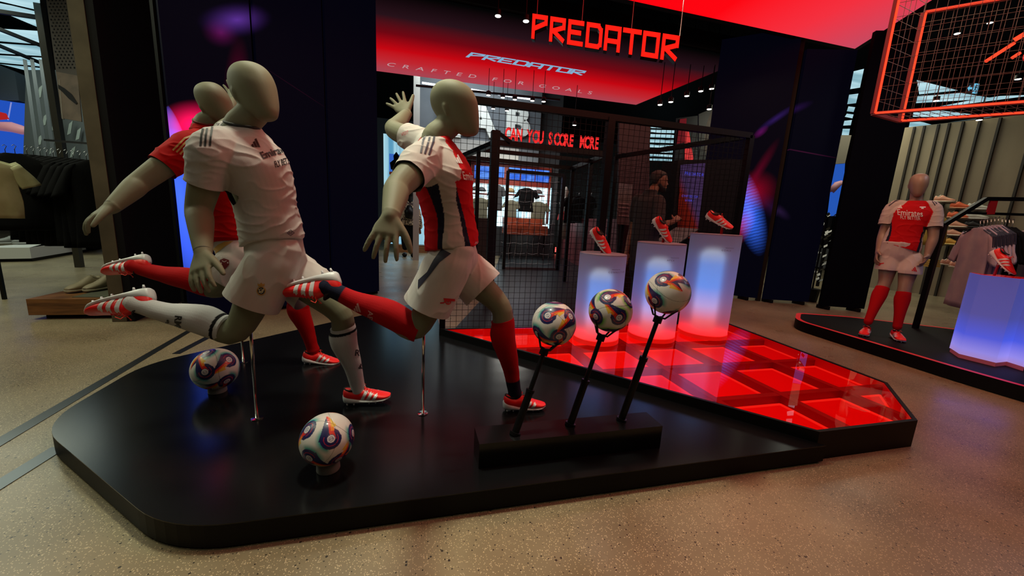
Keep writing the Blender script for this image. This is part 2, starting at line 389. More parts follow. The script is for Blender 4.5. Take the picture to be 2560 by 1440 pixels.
a = RR[0][1]; tag(build('pillar', MB().obox((a.x+.09, a.y+.06, 2.3), (.05, -.04, 0), (.03, .06, 0), (0, 0, 4.6)), mat('pillar_grey', '24231f', .8, spec=.15)), 'narrow grey pillar between two dark screen panels right of the cage', 'pillar')
# dark masses behind the right screens
struct('wall_right_2', MB().obox((7.0, 7.6, 2.4), (.9, -.35, 0), (.03, .08, 0), (0, 0, 4.8)), DARKW)

# ---- LED ceilings (glowing canopies)
def grad_emis(name, p0, p1, stops, power=1.0):
    m = bpy.data.materials.new(name); m.use_nodes = True; N, L = nt(m); N.remove(N['Principled BSDF'])
    p0 = Vector(p0); d = Vector(p1)-p0; tc = N.new('ShaderNodeTexCoord')
    sub = N.new('ShaderNodeVectorMath'); sub.operation = 'SUBTRACT'; sub.inputs[1].default_value = p0; L.new(tc.outputs['Object'], sub.inputs[0])
    dt = N.new('ShaderNodeVectorMath'); dt.operation = 'DOT_PRODUCT'; dt.inputs[1].default_value = d/d.length_squared; L.new(sub.outputs[0], dt.inputs[0])
    r = N.new('ShaderNodeValToRGB'); cr = r.color_ramp
    for i, (p, c) in enumerate(stops):
        e = cr.elements[i] if i < 2 else cr.elements.new(p)
        e.position = p; e.color = (*c, 1)
    L.new(dt.outputs['Value'], r.inputs[0]); e = N.new('ShaderNodeEmission'); L.new(r.outputs[0], e.inputs[0]); e.inputs[1].default_value = power
    L.new(e.outputs[0], N['Material Output'].inputs[0]); return m
ZC = 4.4
fl = PZ(900, 172, ZC); fr = PZ(1590, 262, ZC); rm = PZ(1852, 154, ZC); nl_ = PZ(1080, 0, ZC)
dr = (rm-fr); nr_ = fr + dr*((nl_.y-fr.y)/dr.y); nleft = Vector((fl.x+.1, nl_.y, ZC))
cmat = grad_emis('canopy_far_led', (0, fr.y, ZC), (0, nl_.y, ZC), [(0, (.40, .055, .08)), (1, (.001, .001, .001)), (.18, (.52, .02, .03)), (.36, (.55, .002, .006)), (.58, (.16, .002, .006)), (.78, (.02, .006, .01))])
cf = thing('glowing_canopy', 'red to black gradient ceiling screen carrying a pale blue slanted wordmark', 'ceiling screen', (2, 8, ZC))
quad = [nleft, nr_, fr, fl]
build('display', MB().prism([(p.x, p.y) for p in quad], ZC, ZC+.02), cmat, cf)
build('housing', MB().prism([(p.x*1.0+ (p.x-2)*.02, p.y+(.08 if p.y > 8 else -.08)) for p in quad], ZC+.03, ZC+.3), BLACKM, cf)
# near canopy
A = PZ(1570, 0, ZC); B = PZ(2137, 122, ZC); C_ = PZ(2330, 0, ZC)
A2 = B+(A-B)*1.35; C2 = B+(C_-B)*3.6; D2 = A2+(C2-B)
nmat = grad_emis('canopy_near_led', B, A2, [(0, (.55, .07, .12)), (1, (1.0, .0, .004)), (.25, (.9, .03, .05)), (.5, (1.0, .002, .006))])
cn = thing('glowing_canopy', 'bright plain red ceiling screen turning pink towards its corner', 'ceiling screen', (B.x-2, B.y-2, ZC))
build('display', MB().prism([(p.x, p.y) for p in (A2, B, C2, D2)], ZC, ZC+.02), nmat, cn)
build('housing', MB().prism([(p.x, p.y) for p in (A2+Vector((0, .15, 0)), B+Vector((.2, .15, 0)), C2+Vector((.2, 0, 0)), D2)], ZC+.03, ZC+.3), BLACKM, cn)

# wordmark glyphs
GL = {'P': [[(0, 0), (0, 1), (.74, 1), (.74, .74), (0, .38)]], 'R': [[(0, 0), (0, 1), (.74, 1), (.74, .66), (.12, .44), (.76, 0)]],
      'E': [[(.74, 1), (0, 1), (0, 0), (.74, 0)], [(.1, .52), (.6, .52)]], 'D': [[(0, 0), (0, 1), (.6, 1), (.76, .8), (.76, .12), (.62, 0), (0, 0)]],
      'A': [[(0, 0), (0, 1), (.74, 1), (.74, 0)], [(0, .38), (.74, .38)]], 'T': [[(-.06, 1), (.8, 1)], [(.38, 1), (.38, 0)]],
      'O': [[(0, 0), (0, 1), (.76, 1), (.76, 0), (0, 0)]]}
def glyph(ch, t=.17):
    V = []; Fc = []
    for pl in GL[ch]:
        pl = [Vector((p[0], t/2+p[1]*(1-t))) for p in pl]
        for a, b in zip(pl[:-1], pl[1:]):
            d = (b-a).normalized(); n = Vector((-d.y, d.x))*t/2; e = d*t/2 if (abs(d.x) < .01 or abs(d.y) < .01) else d*.02
            k = len(V); V += [tuple(a-e-n), tuple(b+e-n), tuple(b+e+n), tuple(a-e+n)]; Fc.append((k, k+1, k+2, k+3))
    return V, Fc
def quadmap(p00, p10, p11, p01):
    return lambda u, v: p00*(1-u)*(1-v)+p10*u*(1-v)+p11*u*v+p01*(1-u)*v
WM = emis('wordmark_pale_blue', (.22, .42, .62), 1.0)
qm = quadmap(PZ(1166, 143, ZC-.006), PZ(1459, 190, ZC-.006), PZ(1470, 178, ZC-.006), PZ(1181, 131, ZC-.006))
WORD = 'PREDATOR'; n = len(WORD)
for i, ch in enumerate(WORD):
    V, Fc = glyph(ch, .2)
    mb = MB().add([qm((i+.04+v[0]*1.02)/n, v[1]) for v in V], Fc); me = bpy.data.meshes.new('letter'); me.from_pydata(mb.v, [], mb.f)
    link('letter', me, WM, cf)
qm = quadmap(PZ(964, 164, ZC-.006), PZ(1478, 236, ZC-.006), PZ(1482, 229, ZC-.006), PZ(970, 156, ZC-.006))
SUB = emis('small_lettering_pale', (.5, .3, .33), 1.0)
vs, fs = text_mesh('C  R  A  F  T  E  D     F  O  R     G  O  A  L  S', 1.0, bold=.004)
mx = max(v[0] for v in vs); my = max(v[1] for v in vs)
def islands(vs, fs):
    par = list(range(len(vs)))
    def find(i):
        while par[i] != i: par[i] = par[par[i]]; i = par[i]
        return i
    for f in fs:
        for k in f[1:]: par[find(f[0])] = find(k)
    g = {}
    for f in fs: g.setdefault(find(f[0]), []).append(f)
    return list(g.values())
for fl2 in islands(vs, fs):
    ids = sorted({i for f in fl2 for i in f}); mp_ = {i: k for k, i in enumerate(ids)}
    me = bpy.data.meshes.new('letter'); me.from_pydata([tuple(qm(vs[i][0]/mx, vs[i][1]/my)) for i in ids], [], [tuple(mp_[i] for i in f) for f in fl2]); link('letter', me, SUB, cf)
# hanging neon wordmark sign
sg = thing('hanging_letter_sign', 'big red glowing wordmark letters hanging from the ceiling above the cage', 'sign', PD(1520, 100, 4.6))
L0 = PD(1332, 97, 4.75); L1 = PD(1703, 157, 4.5)
REDL = emis('red_led_face', (1.0, .012, .006), 1.25)
hx = (L1-L0); hx.z = hx.z; u = hx.normalized(); hgt = 57/950*4.6*1.02
upv = Vector((0, 0, 1)); nrm = u.cross(upv).normalized()
for i, ch in enumerate(WORD):
    V, Fc = glyph(ch, .19); s0 = hx.length/n
    f3 = [L0 + u*((i+v[0]*.93)*s0) + upv*(v[1]*hgt - 0.0) for v in V]
    mb = MB(); k = len(V)
    mb.add([p-nrm*.0+nrm*.09*-1 for p in f3] + [p-nrm*.012 for p in f3], [])
    for f in Fc:
        a4 = list(f); mb.f += [tuple(a4[::-1]), tuple(x+k for x in a4)] + [(a4[j], a4[(j+1) % 4], a4[(j+1) % 4]+k, a4[j]+k) for j in range(4)]
    bk = build('letter', mb, BLACK, sg)
    me = bpy.data.meshes.new('glowing_face'); me.from_pydata([tuple(p+nrm*.002) for p in f3], [], Fc); link('glowing_face', me, REDL, bk)
for f in (.02, .33, .66, .97):
    p = L0 + hx*f + upv*hgt; build('hanging_wire', MB().bar(p, p+Vector((0, 0, 2.0)), .006), STEEL, sg)

# ================================================================== BLACK PLATFORM
def fillet(poly, rad, k=8):
    out = []; n = len(poly)
    for i in range(n):
        p = Vector(poly[i]).to_2d() if len(poly[i]) > 2 else Vector(poly[i]); a = Vector(poly[i-1][:2]); b = Vector(poly[(i+1) % n][:2]); p = Vector(poly[i][:2])
        r = rad[i] if isinstance(rad, (list, tuple)) else rad
        if r <= 0: out.append((p.x, p.y)); continue
        u = (a-p).normalized(); v = (b-p).normalized()
        for j in range(k+1):
            t = j/k; q = (p+u*r)*(1-t)**2 + p*2*t*(1-t) + (p+v*r)*t*t; out.append((q.x, q.y))
    return out
poly = fillet([(2.26, 1.44), (-.86, 1.44), (-1.86, 2.32), (-1.88, 3.16), (.02, 5.06), (.27, 5.06), (.27, 3.66)], [0, .22, .26, .22, 0, 0, 0])
PLAT = mat('platform_black_laminate', (.0045, .005, .006), .2, spec=.34)
bump(PLAT, 60, .02, .002)
tp = thing('display_platform', 'low black display platform with rounded corners carrying three kicking mannequins', 'platform', (0, 3, 0))
build('platform_body', MB().prism(poly, .012, .106), mat('platform_side', (.0035, .003, .0035), .5, spec=.12), tp)
build('platform_top', MB().prism(poly, .106, .11), PLAT, tp)
build('plinth_base', MB().prism([(p[0]*.985+.01, p[1]*.985+.04) for p in poly], 0, .012), BLACKM, tp)

# ================================================================== RED GLASS PLATFORM
Z1 = .175
GP = [(.245, 3.66), (2.235, 1.47), (3.03, 1.47), (3.56, 1.95), (3.66, 3.66)]
tr = thing('glass_light_platform', 'red glowing glass topped platform with a lattice of square trays', 'platform', (2.5, 2.6, 0))
def inset(poly, d):
    out = []; n = len(poly)
    for i in range(n):
        p = Vector(poly[i]); a = Vector(poly[i-1]); b = Vector(poly[(i+1) % n])
        e1 = (p-a).normalized(); e2 = (b-p).normalized(); n1 = Vector((-e1.y, e1.x)); n2 = Vector((-e2.y, e2.x))
        m_ = (n1+n2); m_ = m_/(m_.dot(n1)); out.append(tuple(p+m_*d))
    return out
GI = inset(GP, .022); n = len(GP)
for i in range(n):
    a, b, c, d = GP[i], GP[(i+1) % n], GI[(i+1) % n], GI[i]
    build('rim', MB().prism([a, b, c, d], 0, Z1+.003), mat('rim_black', (.003, .003, .003), .45, spec=.15), tr)
TRED = mat('tray_red_acrylic', (.55, .004, .004), .4, emit=.14, ecol=(1, .0, .0))
TBEAM = mat('beam_red_acrylic', (.28, .002, .002), .35, emit=.03, ecol=(1, .0, .0))
TLED = grad_emis('tray_led_red', (.3, 3.6, 0), (3.3, 1.7, 0), [(0, (1.0, .012, .006)), (1, (.72, .0, .0)), (.5, (1.0, .002, .001))])
TEDGE = emis('tray_edge_glow', (1.0, .012, .006), 1.05)
def clip_poly(poly, x0, x1, y0, y1):
    for ax, val, sgn in ((0, x0, 1), (0, x1, -1), (1, y0, 1), (1, y1, -1)):
        out = []
        for i in range(len(poly)):
            p, q = poly[i-1], poly[i]; dp = (p[ax]-val)*sgn; dq = (q[ax]-val)*sgn
            if (dp >= 0) != (dq >= 0):
                t = dp/(dp-dq); out.append((p[0]+(q[0]-p[0])*t, p[1]+(q[1]-p[1])*t))
            if dq >= 0: out.append(q)
        poly = out
        if not poly: return poly
    return poly
GI3 = inset(GP, .027)
for i in range(n):
    a, b, c, d = GI[i], GI[(i+1) % n], GI3[(i+1) % n], GI3[i]
    build('inner_wall', MB().prism([a, b, c, d], .03, Z1-.004), TRED, tr)
build('tray_floor', MB().prism(GI, .06, .076), TRED, tr)
GI2 = inset(GP, .05)
xs = [.3, .86, 1.42, 1.98, 2.54, 3.10, 3.66]; ys = [1.42, 1.97, 2.53, 3.09, 3.65]
for i in range(len(xs)-1):
    for j in range(len(ys)-1):
        g = .05
        pl = clip_poly(GI2, xs[i]+g, xs[i+1]-g, ys[j]+g, ys[j+1]-g)
        if len(pl) < 3: continue
        area_ = abs(sum(pl[k-1][0]*pl[k][1]-pl[k][0]*pl[k-1][1] for k in range(len(pl))))/2
        if area_ < .01: continue
        tray = build('light_tray', MB().prism(pl, .078, .09), TLED, tr)
        ins = inset(pl, .0)
        e = MB()
        for k in range(len(pl)):
            a, b = pl[k-1], pl[k]; e.bar((a[0], a[1], .096), (b[0], b[1], .096), .011, .011)
        build('glow_edge', e, TEDGE, tray)
for x in xs[1:-1]:
    pl = clip_poly(GI, x-.025, x+.025, 0, 9)
    if len(pl) > 2: build('lattice_beam', MB().prism(pl, .03, .15), TBEAM, tr)
for y in ys[1:-1]:
    pl = clip_poly(GI, -9, 9, y-.025, y+.025)
    if len(pl) > 2: build('lattice_beam', MB().prism(pl, .03, .148), TBEAM, tr)
def thin_glass(name, tint=(1, 1, 1), ior=1.45, rough=0.0):
    m = bpy.data.materials.new(name); m.use_nodes = True; N, L = nt(m); N.remove(N['Principled BSDF'])
    t = N.new('ShaderNodeBsdfTransparent'); t.inputs[0].default_value = (*tint, 1)
    g = N.new('ShaderNodeBsdfGlossy'); g.inputs['Roughness'].default_value = rough
    fz = N.new('ShaderNodeFresnel'); fz.inputs[0].default_value = ior; mx = N.new('ShaderNodeMixShader')
    L.new(fz.outputs[0], mx.inputs[0]); L.new(t.outputs[0], mx.inputs[1]); L.new(g.outputs[0], mx.inputs[2]); L.new(mx.outputs[0], N['Material Output'].inputs[0]); return m
me = bpy.data.meshes.new('glass_top'); me.from_pydata([(p[0], p[1], Z1) for p in GI], [], [tuple(range(n))]); link('glass_top', me, thin_glass('platform_glass', (1, .97, .97), 1.6), tr)

# ---- frosted light columns with boots on top
def frosted(name):
    m = bpy.data.materials.new(name); m.use_nodes = True; N, L = nt(m); N.remove(N['Principled BSDF'])
    r = N.new('ShaderNodeBsdfRefraction'); r.inputs['Roughness'].default_value = .85; r.inputs['IOR'].default_value = 1.22
    r.inputs[0].default_value = (.88, .9, 1, 1)
    t = N.new('ShaderNodeBsdfTranslucent'); t.inputs[0].default_value = (.6, .62, .8, 1)
    d = N.new('ShaderNodeBsdfDiffuse'); d.inputs[0].default_value = (.45, .46, .6, 1)
    m1 = N.new('ShaderNodeMixShader'); m1.inputs[0].default_value = .5; m2 = N.new('ShaderNodeMixShader'); m2.inputs[0].default_value = .22
    L.new(r.outputs[0], m1.inputs[1]); L.new(t.outputs[0], m1.inputs[2]); L.new(m1.outputs[0], m2.inputs[1]); L.new(d.outputs[0], m2.inputs[2])
    L.new(m2.outputs[0], N['Material Output'].inputs[0]); return m
FROST = frosted('frosted_acrylic')
def col_led(z0, z1): return grad_emis('column_led', (0, 0, z0), (0, 0, z1), [(0, (1.0, .03, .02)), (1, (.5, .55, .55)), (.14, (1.0, .16, .13)), (.32, (.60, .50, .85)), (.55, (.10, .38, 1.0)), (.82, (.14, .34, .8))], 1.5)
CL = [(1490, 850, .20, 633, 'CONNECTION', 'shortest of the three frosted light columns'), (1629, 843, .20, 607, 'APEX', 'middle of the three frosted light columns, behind the middle ball stand'), (1757, 836, .20, 585, 'GOALS', 'tallest of the three frosted light columns, nearest the right screens')]
REDBASE = mat('red_base_acrylic', (.6, .01, .01), .3, emit=.35, ecol=(1, .01, .005))
colpos = []
PRINT = mat('grey_print', (.16, .13, .2), .6)
for (px, py, r, ty, word, lab) in CL:
    c = PZ(px, py, Z1); c.y += .12; c = PZ(px, py, Z1) + Vector((0, .02, 0)); rr = 57/950*(c.y*.951+c.x*.251+.2)*.97; top = PY(px+(17 if word == 'CONNECTION' else 30), ty, c.y).z
    colpos.append((c, top, rr))
    t = thing('light_column', lab, 'display column', c)
    build('base_ring', MB().lathe((c.x, c.y, Z1+.001), [(rr+.004, 0), (rr+.004, .04)], 48), REDBASE, t, smooth=True, sharp=40)
    sh = MB().lathe((c.x, c.y, Z1+.04), [(rr, 0), (rr, top-Z1-.04)], 64, cap=False)
    build('frosted_shell', sh, FROST, t, smooth=True)
    build('lid', MB().lathe((c.x, c.y, top-.012), [(rr-.002, 0), (rr-.002, .012), (rr-.01, .014)], 64), mat('frosted_lid', (.3, .29, .38), .4), t, smooth=True, sharp=30)
    build('light_tube', MB().lathe((c.x, c.y, Z1+.05), [(rr*.40, 0), (rr*.44, .03), (rr*.44, top-Z1-.26), (rr*.25, top-Z1-.2)], 32), col_led(Z1+.05, top-.15), t, smooth=True, sharp=40)
    # print wrapped on the shell, facing right-front
    def wrap(txt, size, z, a0, space=1.0, m_=PRINT):
        vs, fs = text_mesh(txt, size, space=space)
        V = [(c.x+(rr+.0015)*math.cos(a0+v[0]/rr), c.y+(rr+.0015)*math.sin(a0+v[0]/rr), z+v[1]) for v in vs]
        me = bpy.data.meshes.new('print'); me.from_pydata(V, [], fs); link('print', me, m_, t)
    build('glow_disc', MB().lathe((c.x, c.y, Z1+.045), [(rr*.98, 0), (rr*.98, .006)], 40), emis('column_base_glow', (1.0, .01, .005), 3.2), t)
    ang = math.atan2(-c.y, -c.x)
    wrap(word, .022, top-.155, ang+.28, 1.5); wrap('PREDATOR FOR', .012, top-.128, ang+.42, 1.0)

# ================================================================== FIGURES
def cr(P, n):   # Catmull-Rom resample of rows of numbers
    P = [np.array(p, float) for p in P]; out = []
    for i in range(len(P)-1):
        p0 = P[max(i-1, 0)]; p1 = P[i]; p2 = P[i+1]; p3 = P[min(i+2, len(P)-1)]
        for k in range(n):
            t = k/n; out.append(.5*((2*p1)+(-p0+p2)*t+(2*p0-5*p1+4*p2-p3)*t*t+(-p0+3*p1-3*p2+p3)*t**3))
    out.append(P[-1]); return out
def limb(mb, pts, radii, n=4, seg=18, caps=(True, True), flat=1.0):
    rows = cr([list(p)+[r] for p, r in zip(pts, radii)], n)
    P = [Vector(r[:3]) for r in rows]; R = [r[3] for r in rows]
    a = []; b = []
    if caps[0]:
        d = (P[0]-P[1]).normalized(); a = [(P[0]+d*R[0]*math.sin(t), R[0]*math.cos(t)) for t in (1.4, 1.0, .5)]
    if caps[1]:
        d = (P[-1]-P[-2]).normalized(); b = [(P[-1]+d*R[-1]*math.sin(t), R[-1]*math.cos(t)) for t in (.5, 1.0, 1.4)]
    seq = a + list(zip(P, R)) + b
    return mb.tube([s[0] for s in seq], [s[1] for s in seq], seg)
def loft(mb, secs, n=4, seg=32, ex=1.0):   # secs: centre, u-vector, v-vector
    rows = cr([list(c)+list(u)+list(v) for c, u, v in secs], n); rings = []
    for r in rows:
        c, u, v = Vector(r[:3]), Vector(r[3:6]), Vector(r[6:9]); ring = []
        for k in range(seg):
            t = 2*PI*k/seg; cs, sn = math.cos(t), math.sin(t)
            ring.append(c + u*math.copysign(abs(cs)**ex, cs) + v*math.copysign(abs(sn)**ex, sn))
        rings.append(ring)
    return mb.rings(rings)
def remesh(name, mb, voxel, its, m, parent, post=None, displace=None, solid=0.0, label=None):
    me = bpy.data.meshes.new(name); me.from_pydata(mb.v, [], mb.f); me.update()
    bm = bmesh.new(); bm.from_mesh(me); bmesh.ops.recalc_face_normals(bm, faces=bm.faces); bm.to_mesh(me); bm.free()
    o = bpy.data.objects.new('tmp', me); COL.objects.link(o)
    r = o.modifiers.new('r', 'REMESH'); r.mode = 'VOXEL'; r.voxel_size = voxel
    s = o.modifiers.new('s', 'SMOOTH'); s.factor = .5; s.iterations = its
    dg = bpy.context.evaluated_depsgraph_get(); out = bpy.data.meshes.new_from_object(o.evaluated_get(dg))
    bpy.data.objects.remove(o); out.name = name
    if displace or post:
        bm = bmesh.new(); bm.from_mesh(out); bm.normal_update()
        if displace:
            mv = [(v, v.normal.copy()*displace(v.co, v.normal)) for v in bm.verts]
            for v, d in mv: v.co += d
        if post: post(bm)
        bm.to_mesh(out); bm.free()
    o = link(name, out, m, parent, smooth=True)
    if label: o['label'] = label
    return o
def cutter(p, d, rad):
    p = Vector(p); d = Vector(d).normalized()
    def f(bm):
        fs = [q for q in bm.faces if (q.calc_center_median()-p).length < rad]
        es = {e for q in fs for e in q.edges}; vs = {v for q in fs for v in q.verts}
        bmesh.ops.bisect_plane(bm, geom=list(vs)+list(es)+fs, plane_co=p, plane_no=d)
        kill = [q for q in bm.faces if (q.calc_center_median()-p).length < rad and (q.calc_center_median()-p).dot(d) > 0]
        bmesh.ops.delete(bm, geom=kill, context='FACES')
    return f
def wrinkles(amp, scale, stretch, seed=0, big=0.0):
    s = Vector(stretch)
    def f(co, no):
        q = Vector((co.x*s.x, co.y*s.y, co.z*s.z))*scale + Vector((seed*7.1, seed*3.3, 0))
        a = 1-abs(mnoise.noise(q))*2; b = mnoise.noise(q*.45+Vector((5, 2, 1)))
        return amp*(a**3 if a > 0 else 0)*(.4+.6*max(0, b+.5)) + big*b
    return f
def hand(mb, wr, kn, nback, tdir, s=1.15, curl=.35, spread=.16, tcurl=.3, tspread=.9):
    wr = Vector(wr); kn = Vector(kn); a = (kn-wr).normalized(); nb = Vector(nback); t = Vector(tdir)
    nb = (nb - a*nb.dot(a)).normalized(); t = (t - a*t.dot(a) - nb*t.dot(nb)).normalized()
    L = (kn-wr).length
    loft(mb, [(wr-a*.02, t*.028*s, nb*.026*s), (wr+a*.015, t*.031*s, nb*.022*s), (wr+a*L*.6, t*.042*s, nb*.016*s), (wr+a*L, t*.043*s, nb*.0125*s), (wr+a*(L+.008), t*.034*s, nb*.008*s)], 3, 20, .9)
    base = wr + a*L*.96
    for off, ln, sp in ((.032, .078, spread), (.0105, .088, spread*.35), (-.0115, .082, -spread*.4), (-.032, .066, -spread*1.2)):
        p = base + t*off*s; d = (a + t*sp).normalized(); pts = [p-d*.02]; rad = [.0105*s]; pts.append(p); rad.append(.0103*s)
        cu = 0
        for k, fr in enumerate((.44, .31, .25)):
            cu += curl*(.55, 1.0, .7)[k]; dd = (d*math.cos(cu) - nb*math.sin(cu)).normalized(); p = p + dd*ln*fr*s; pts.append(p); rad.append((.0095, .0088, .0072)[k]*s)
        limb(mb, pts, rad, 3, 12)
    p = wr + a*L*.28 + t*.022*s; d = (a*.75 + t*tspread - nb*.15).normalized(); pts = [p-d*.01]; rad = [.017*s]
    for k, ln in enumerate((.045, .034, .028)):
        p = p + d*ln*s; pts.append(p); rad.append((.0135, .0115, .0085)[k]*s); d = (d + a*tcurl - nb*tcurl*.5).normalized()
    limb(mb, pts, rad, 3, 12)
HEADP = [(-.010, .090, .05, .016), (.0, .104, .02, .033), (.02, .112, -.005, .045), (.05, .116, -.045, .060), (.09, .119, -.088, .072), (.14, .118, -.116, .081), (.185, .104, -.120, .080), (.22, .078, -.108, .071), (.245, .042, -.082, .052), (.259, .0, -.045, .022)]
def head(mb, cen, up, fwd, s=1.08, ears=True):
    up = Vector(up).normalized(); fwd = Vector(fwd); fwd = (fwd-up*fwd.dot(up)).normalized(); lat = up.cross(fwd); cen = Vector(cen)
    o = cen - up*.13*s; secs = []
    for z, f, b, w_ in HEADP:
        secs.append((o+up*z*s+fwd*(f+b)/2*s, lat*w_*s, fwd*(f-b)/2*s))
    loft(mb, secs, 4, 36)
    if ears:
        for sg_ in (-1, 1):
            e = o + up*.118*s - fwd*.012*s + lat*.073*s*sg_
            loft(mb, [(e-up*.03*s, fwd*.006, lat*.006), (e-up*.015*s, fwd*.012, lat*.011), (e+up*.012*s-fwd*.004, fwd*.017, lat*.014), (e+up*.03*s-fwd*.006, fwd*.010, lat*.008)], 3, 12)
    return o, up, fwd, lat
# ---- boot
def boot_meshes():
    S = [(0.0, .034, .082, .016), (.010, .024, .100, .029), (.035, .018, .098, .036), (.07, .018, .086, .035), (.10, .018, .090, .035), (.125, .018, .090, .037), (.16, .018, .076, .043), (.20, .018, .060, .047), (.235, .019, .047, .044), (.262, .022, .040, .034), (.278, .028, .036, .018)]
    def shell(S, ext=0.0, ex=.75):
        mb = MB(); rings = []
        for r in cr(S, 4):
            x, zb, zt, w_ = r; c = (zb+zt)/2; h = (zt-zb)/2+ext; ring = []
            for k in range(24):
                t = 2*PI*k/24; cs, sn = math.cos(t), math.sin(t)
                tw = 1.0 if sn < 0 else 1-.38*sn*sn*(.3+.7*min(1, h/.035))
                ring.append((x, (w_+ext)*math.copysign(abs(cs)**ex, cs)*tw, c+h*math.copysign(abs(sn)**ex, sn)))
            rings.append(ring)
        mb.rings(rings); return mb
    def me_of(name, mb, m, smooth=True):
        o = build(name, mb, m, None, smooth=smooth); me = o.data; bpy.data.objects.remove(o); return me
    red = bump(mat('boot_red', (.80, .012, .012), .38), 160, .25, .002); wht = mat('boot_white', (.62, .64, .66), .35)
    up = me_of('boot', shell(S), red)
    heel = me_of('heel_cup', shell([(-.005, .022, .060, .012), (.006, .014, .070, .031), (.035, .011, .060, .040), (.07, .010, .046, .040), (.10, .009, .034, .039), (.15, .009, .027, .044), (.20, .009, .025, .048), (.245, .011, .027, .043), (.277, .02, .029, .018)], .001), wht)
    st = MB()
    for x, y in ((.02, .022), (.02, -.022), (.06, .026), (.06, -.026), (.15, .03), (.15, -.03), (.19, .034), (.19, -.034), (.23, .028), (.23, -.028), (.255, 0)):
        st.rings([[(x+r*math.cos(2*PI*k/8), y+r*math.sin(2*PI*k/8), z) for k in range(8)] for r, z in ((.007, .014), (.0045, .0))])
    studs = me_of('studs', st, mat('stud_clear', (.6, .6, .65), .15))
    tmp = build('t', shell(S), red); tree = bvh(tmp)
    sb = MB()
    for sd in (-1, 1):
        for i in range(3):
            x0 = .098+.034*i; q = ([(x0, .024), (x0+.019, .024), (x0+.060, .088-.009*i), (x0+.040, .090-.008*i)], [(0, 1, 2, 3)])
            d = decal('s', q, (0, .12*sd, 0), (1, 0, 0), (0, 0, 1), (0, -sd, 0), tree, wht, None, off=.0012, cell=.006)
            if d:
                sb.add([v.co.copy() for v in d.data.vertices], [tuple(p.vertices) for p in d.data.polygons]); bpy.data.objects.remove(d)
    bpy.data.objects.remove(tmp)
    me = bpy.data.meshes.new('stripes'); me.from_pydata(sb.v, [], sb.f); me.materials.append(wht)
    lc = MB()
    for i in range(5):
        x = .128+.013*i; z = .093-.0065*i; lc.tube([(x, -.017, z-.006), (x+.003, 0, z+.002), (x, .017, z-.006)], .0022, 6)
    lc.tube([(.125, .005, .094), (.118, .02, .108), (.13, .03, .1)], .0018, 6); lc.tube([(.125, -.005, .094), (.135, -.022, .11), (.15, -.03, .098)], .0018, 6)
    laces = me_of('laces', lc, mat('lace_red', (.85, .05, .03), .6))
    cl = MB(); cl.rings([[(.053+.047*sx*math.cos(2*PI*k/20), .026*sx*math.sin(2*PI*k/20), z+.006*math.cos(4*PI*k/20)) for k in range(20)] for sx, z in ((1.0, .090), (1.03, .098), (.93, .101), (.86, .088))])
    collar = me_of('collar', cl, mat('boot_lining', (.012, .01, .012), .8))
    return dict(boot=up, sole=heel, studs=studs, stripes=me, laces=laces, collar=collar)
BOOT = boot_meshes()
def place_boot(parent, M, label=None):
    o = bpy.data.objects.new('boot', BOOT['boot']); COL.objects.link(o); o.parent = parent
    o.matrix_parent_inverse = parent.matrix_basis.inverted(); o.matrix_basis = M
    for k in ('sole', 'studs', 'stripes', 'laces', 'collar'):
        c = bpy.data.objects.new(k, BOOT[k]); COL.objects.link(c); c.parent = o
    if label: o['label'] = label
    return o
# ---- decals laid where they stand, found by casting onto the garment
def stroke(pts, w_):
    V = []; Fc = []; P = [Vector(p) for p in pts]
    for i, p in enumerate(P):
        d = (P[min(i+1, len(P)-1)]-P[max(i-1, 0)]).normalized(); nn = Vector((-d.y, d.x))*w_/2; V += [tuple(p+nn), tuple(p-nn)]
        if i: k = 2*i; Fc.append((k-2, k-1, k+1, k))
    return V, Fc
def affine(shape, o, u, v):
    return [(o[0]+u[0]*a[0]+v[0]*a[1], o[1]+u[1]*a[0]+v[1]*a[1]) for a in shape[0]], shape[1]
def pdecal(name, shape, tree, m, parent, off=.002, cell=5.0):
    vs, fs = shape; bm = bmesh.new(); bv = [bm.verts.new((a[0], a[1], 0)) for a in vs]
    for f in fs:
        try: bm.faces.new([bv[i] for i in f])
        except ValueError: pass
    for ax in (0, 1):
        lo = min(a[ax] for a in vs); hi = max(a[ax] for a in vs); k = min(40, int((hi-lo)/cell))
        for i in range(1, k+1):
            co = [0, 0, 0]; co[ax] = lo+(hi-lo)*i/(k+1); no = [0, 0, 0]; no[ax] = 1
            bmesh.ops.bisect_plane(bm, geom=bm.verts[:]+bm.edges[:]+bm.faces[:], plane_co=co, plane_no=no)
    bad = []; c = Vector((0, 0, CAMH))
    for q in bm.verts:
        d = Vector(ray(q.co.x, q.co.y)).normalized(); h = tree.ray_cast(c, d, 20)
        if h[0] is None or h[1].dot(d) > -.03: bad.append(q)
        else: q.co = h[0] + h[1]*off
    bmesh.ops.delete(bm, geom=bad, context='VERTS')
    bm.edges.ensure_lookup_table(); me = bpy.data.meshes.new(name); bm.to_mesh(me); bm.free()
    if not me.polygons: return None
    return link(name, me, m, parent, smooth=True)
def txt(s, o, u, v, **k):
    vs, fs = text_mesh(s, 1.0, **k); return affine((vs, fs), o, u, v)
def paint(o, fn):
    me = o.data; at = me.color_attributes.new('Col', 'FLOAT_COLOR', 'POINT'); n = len(me.vertices)
    co = np.empty(n*3); me.vertices.foreach_get('co', co); co = co.reshape(n, 3); c = np.ones((n, 4)); c[:, :3] = fn(co)
    at.data.foreach_set('color', c.ravel())
CLOTH_W = bump(mat('jersey_white', (.43, .41, .40), .75, spec=.25), 420, .25, .002)
SHORT_W = bump(mat('shorts_white', (.46, .435, .42), .7, spec=.25), 300, .15, .002)
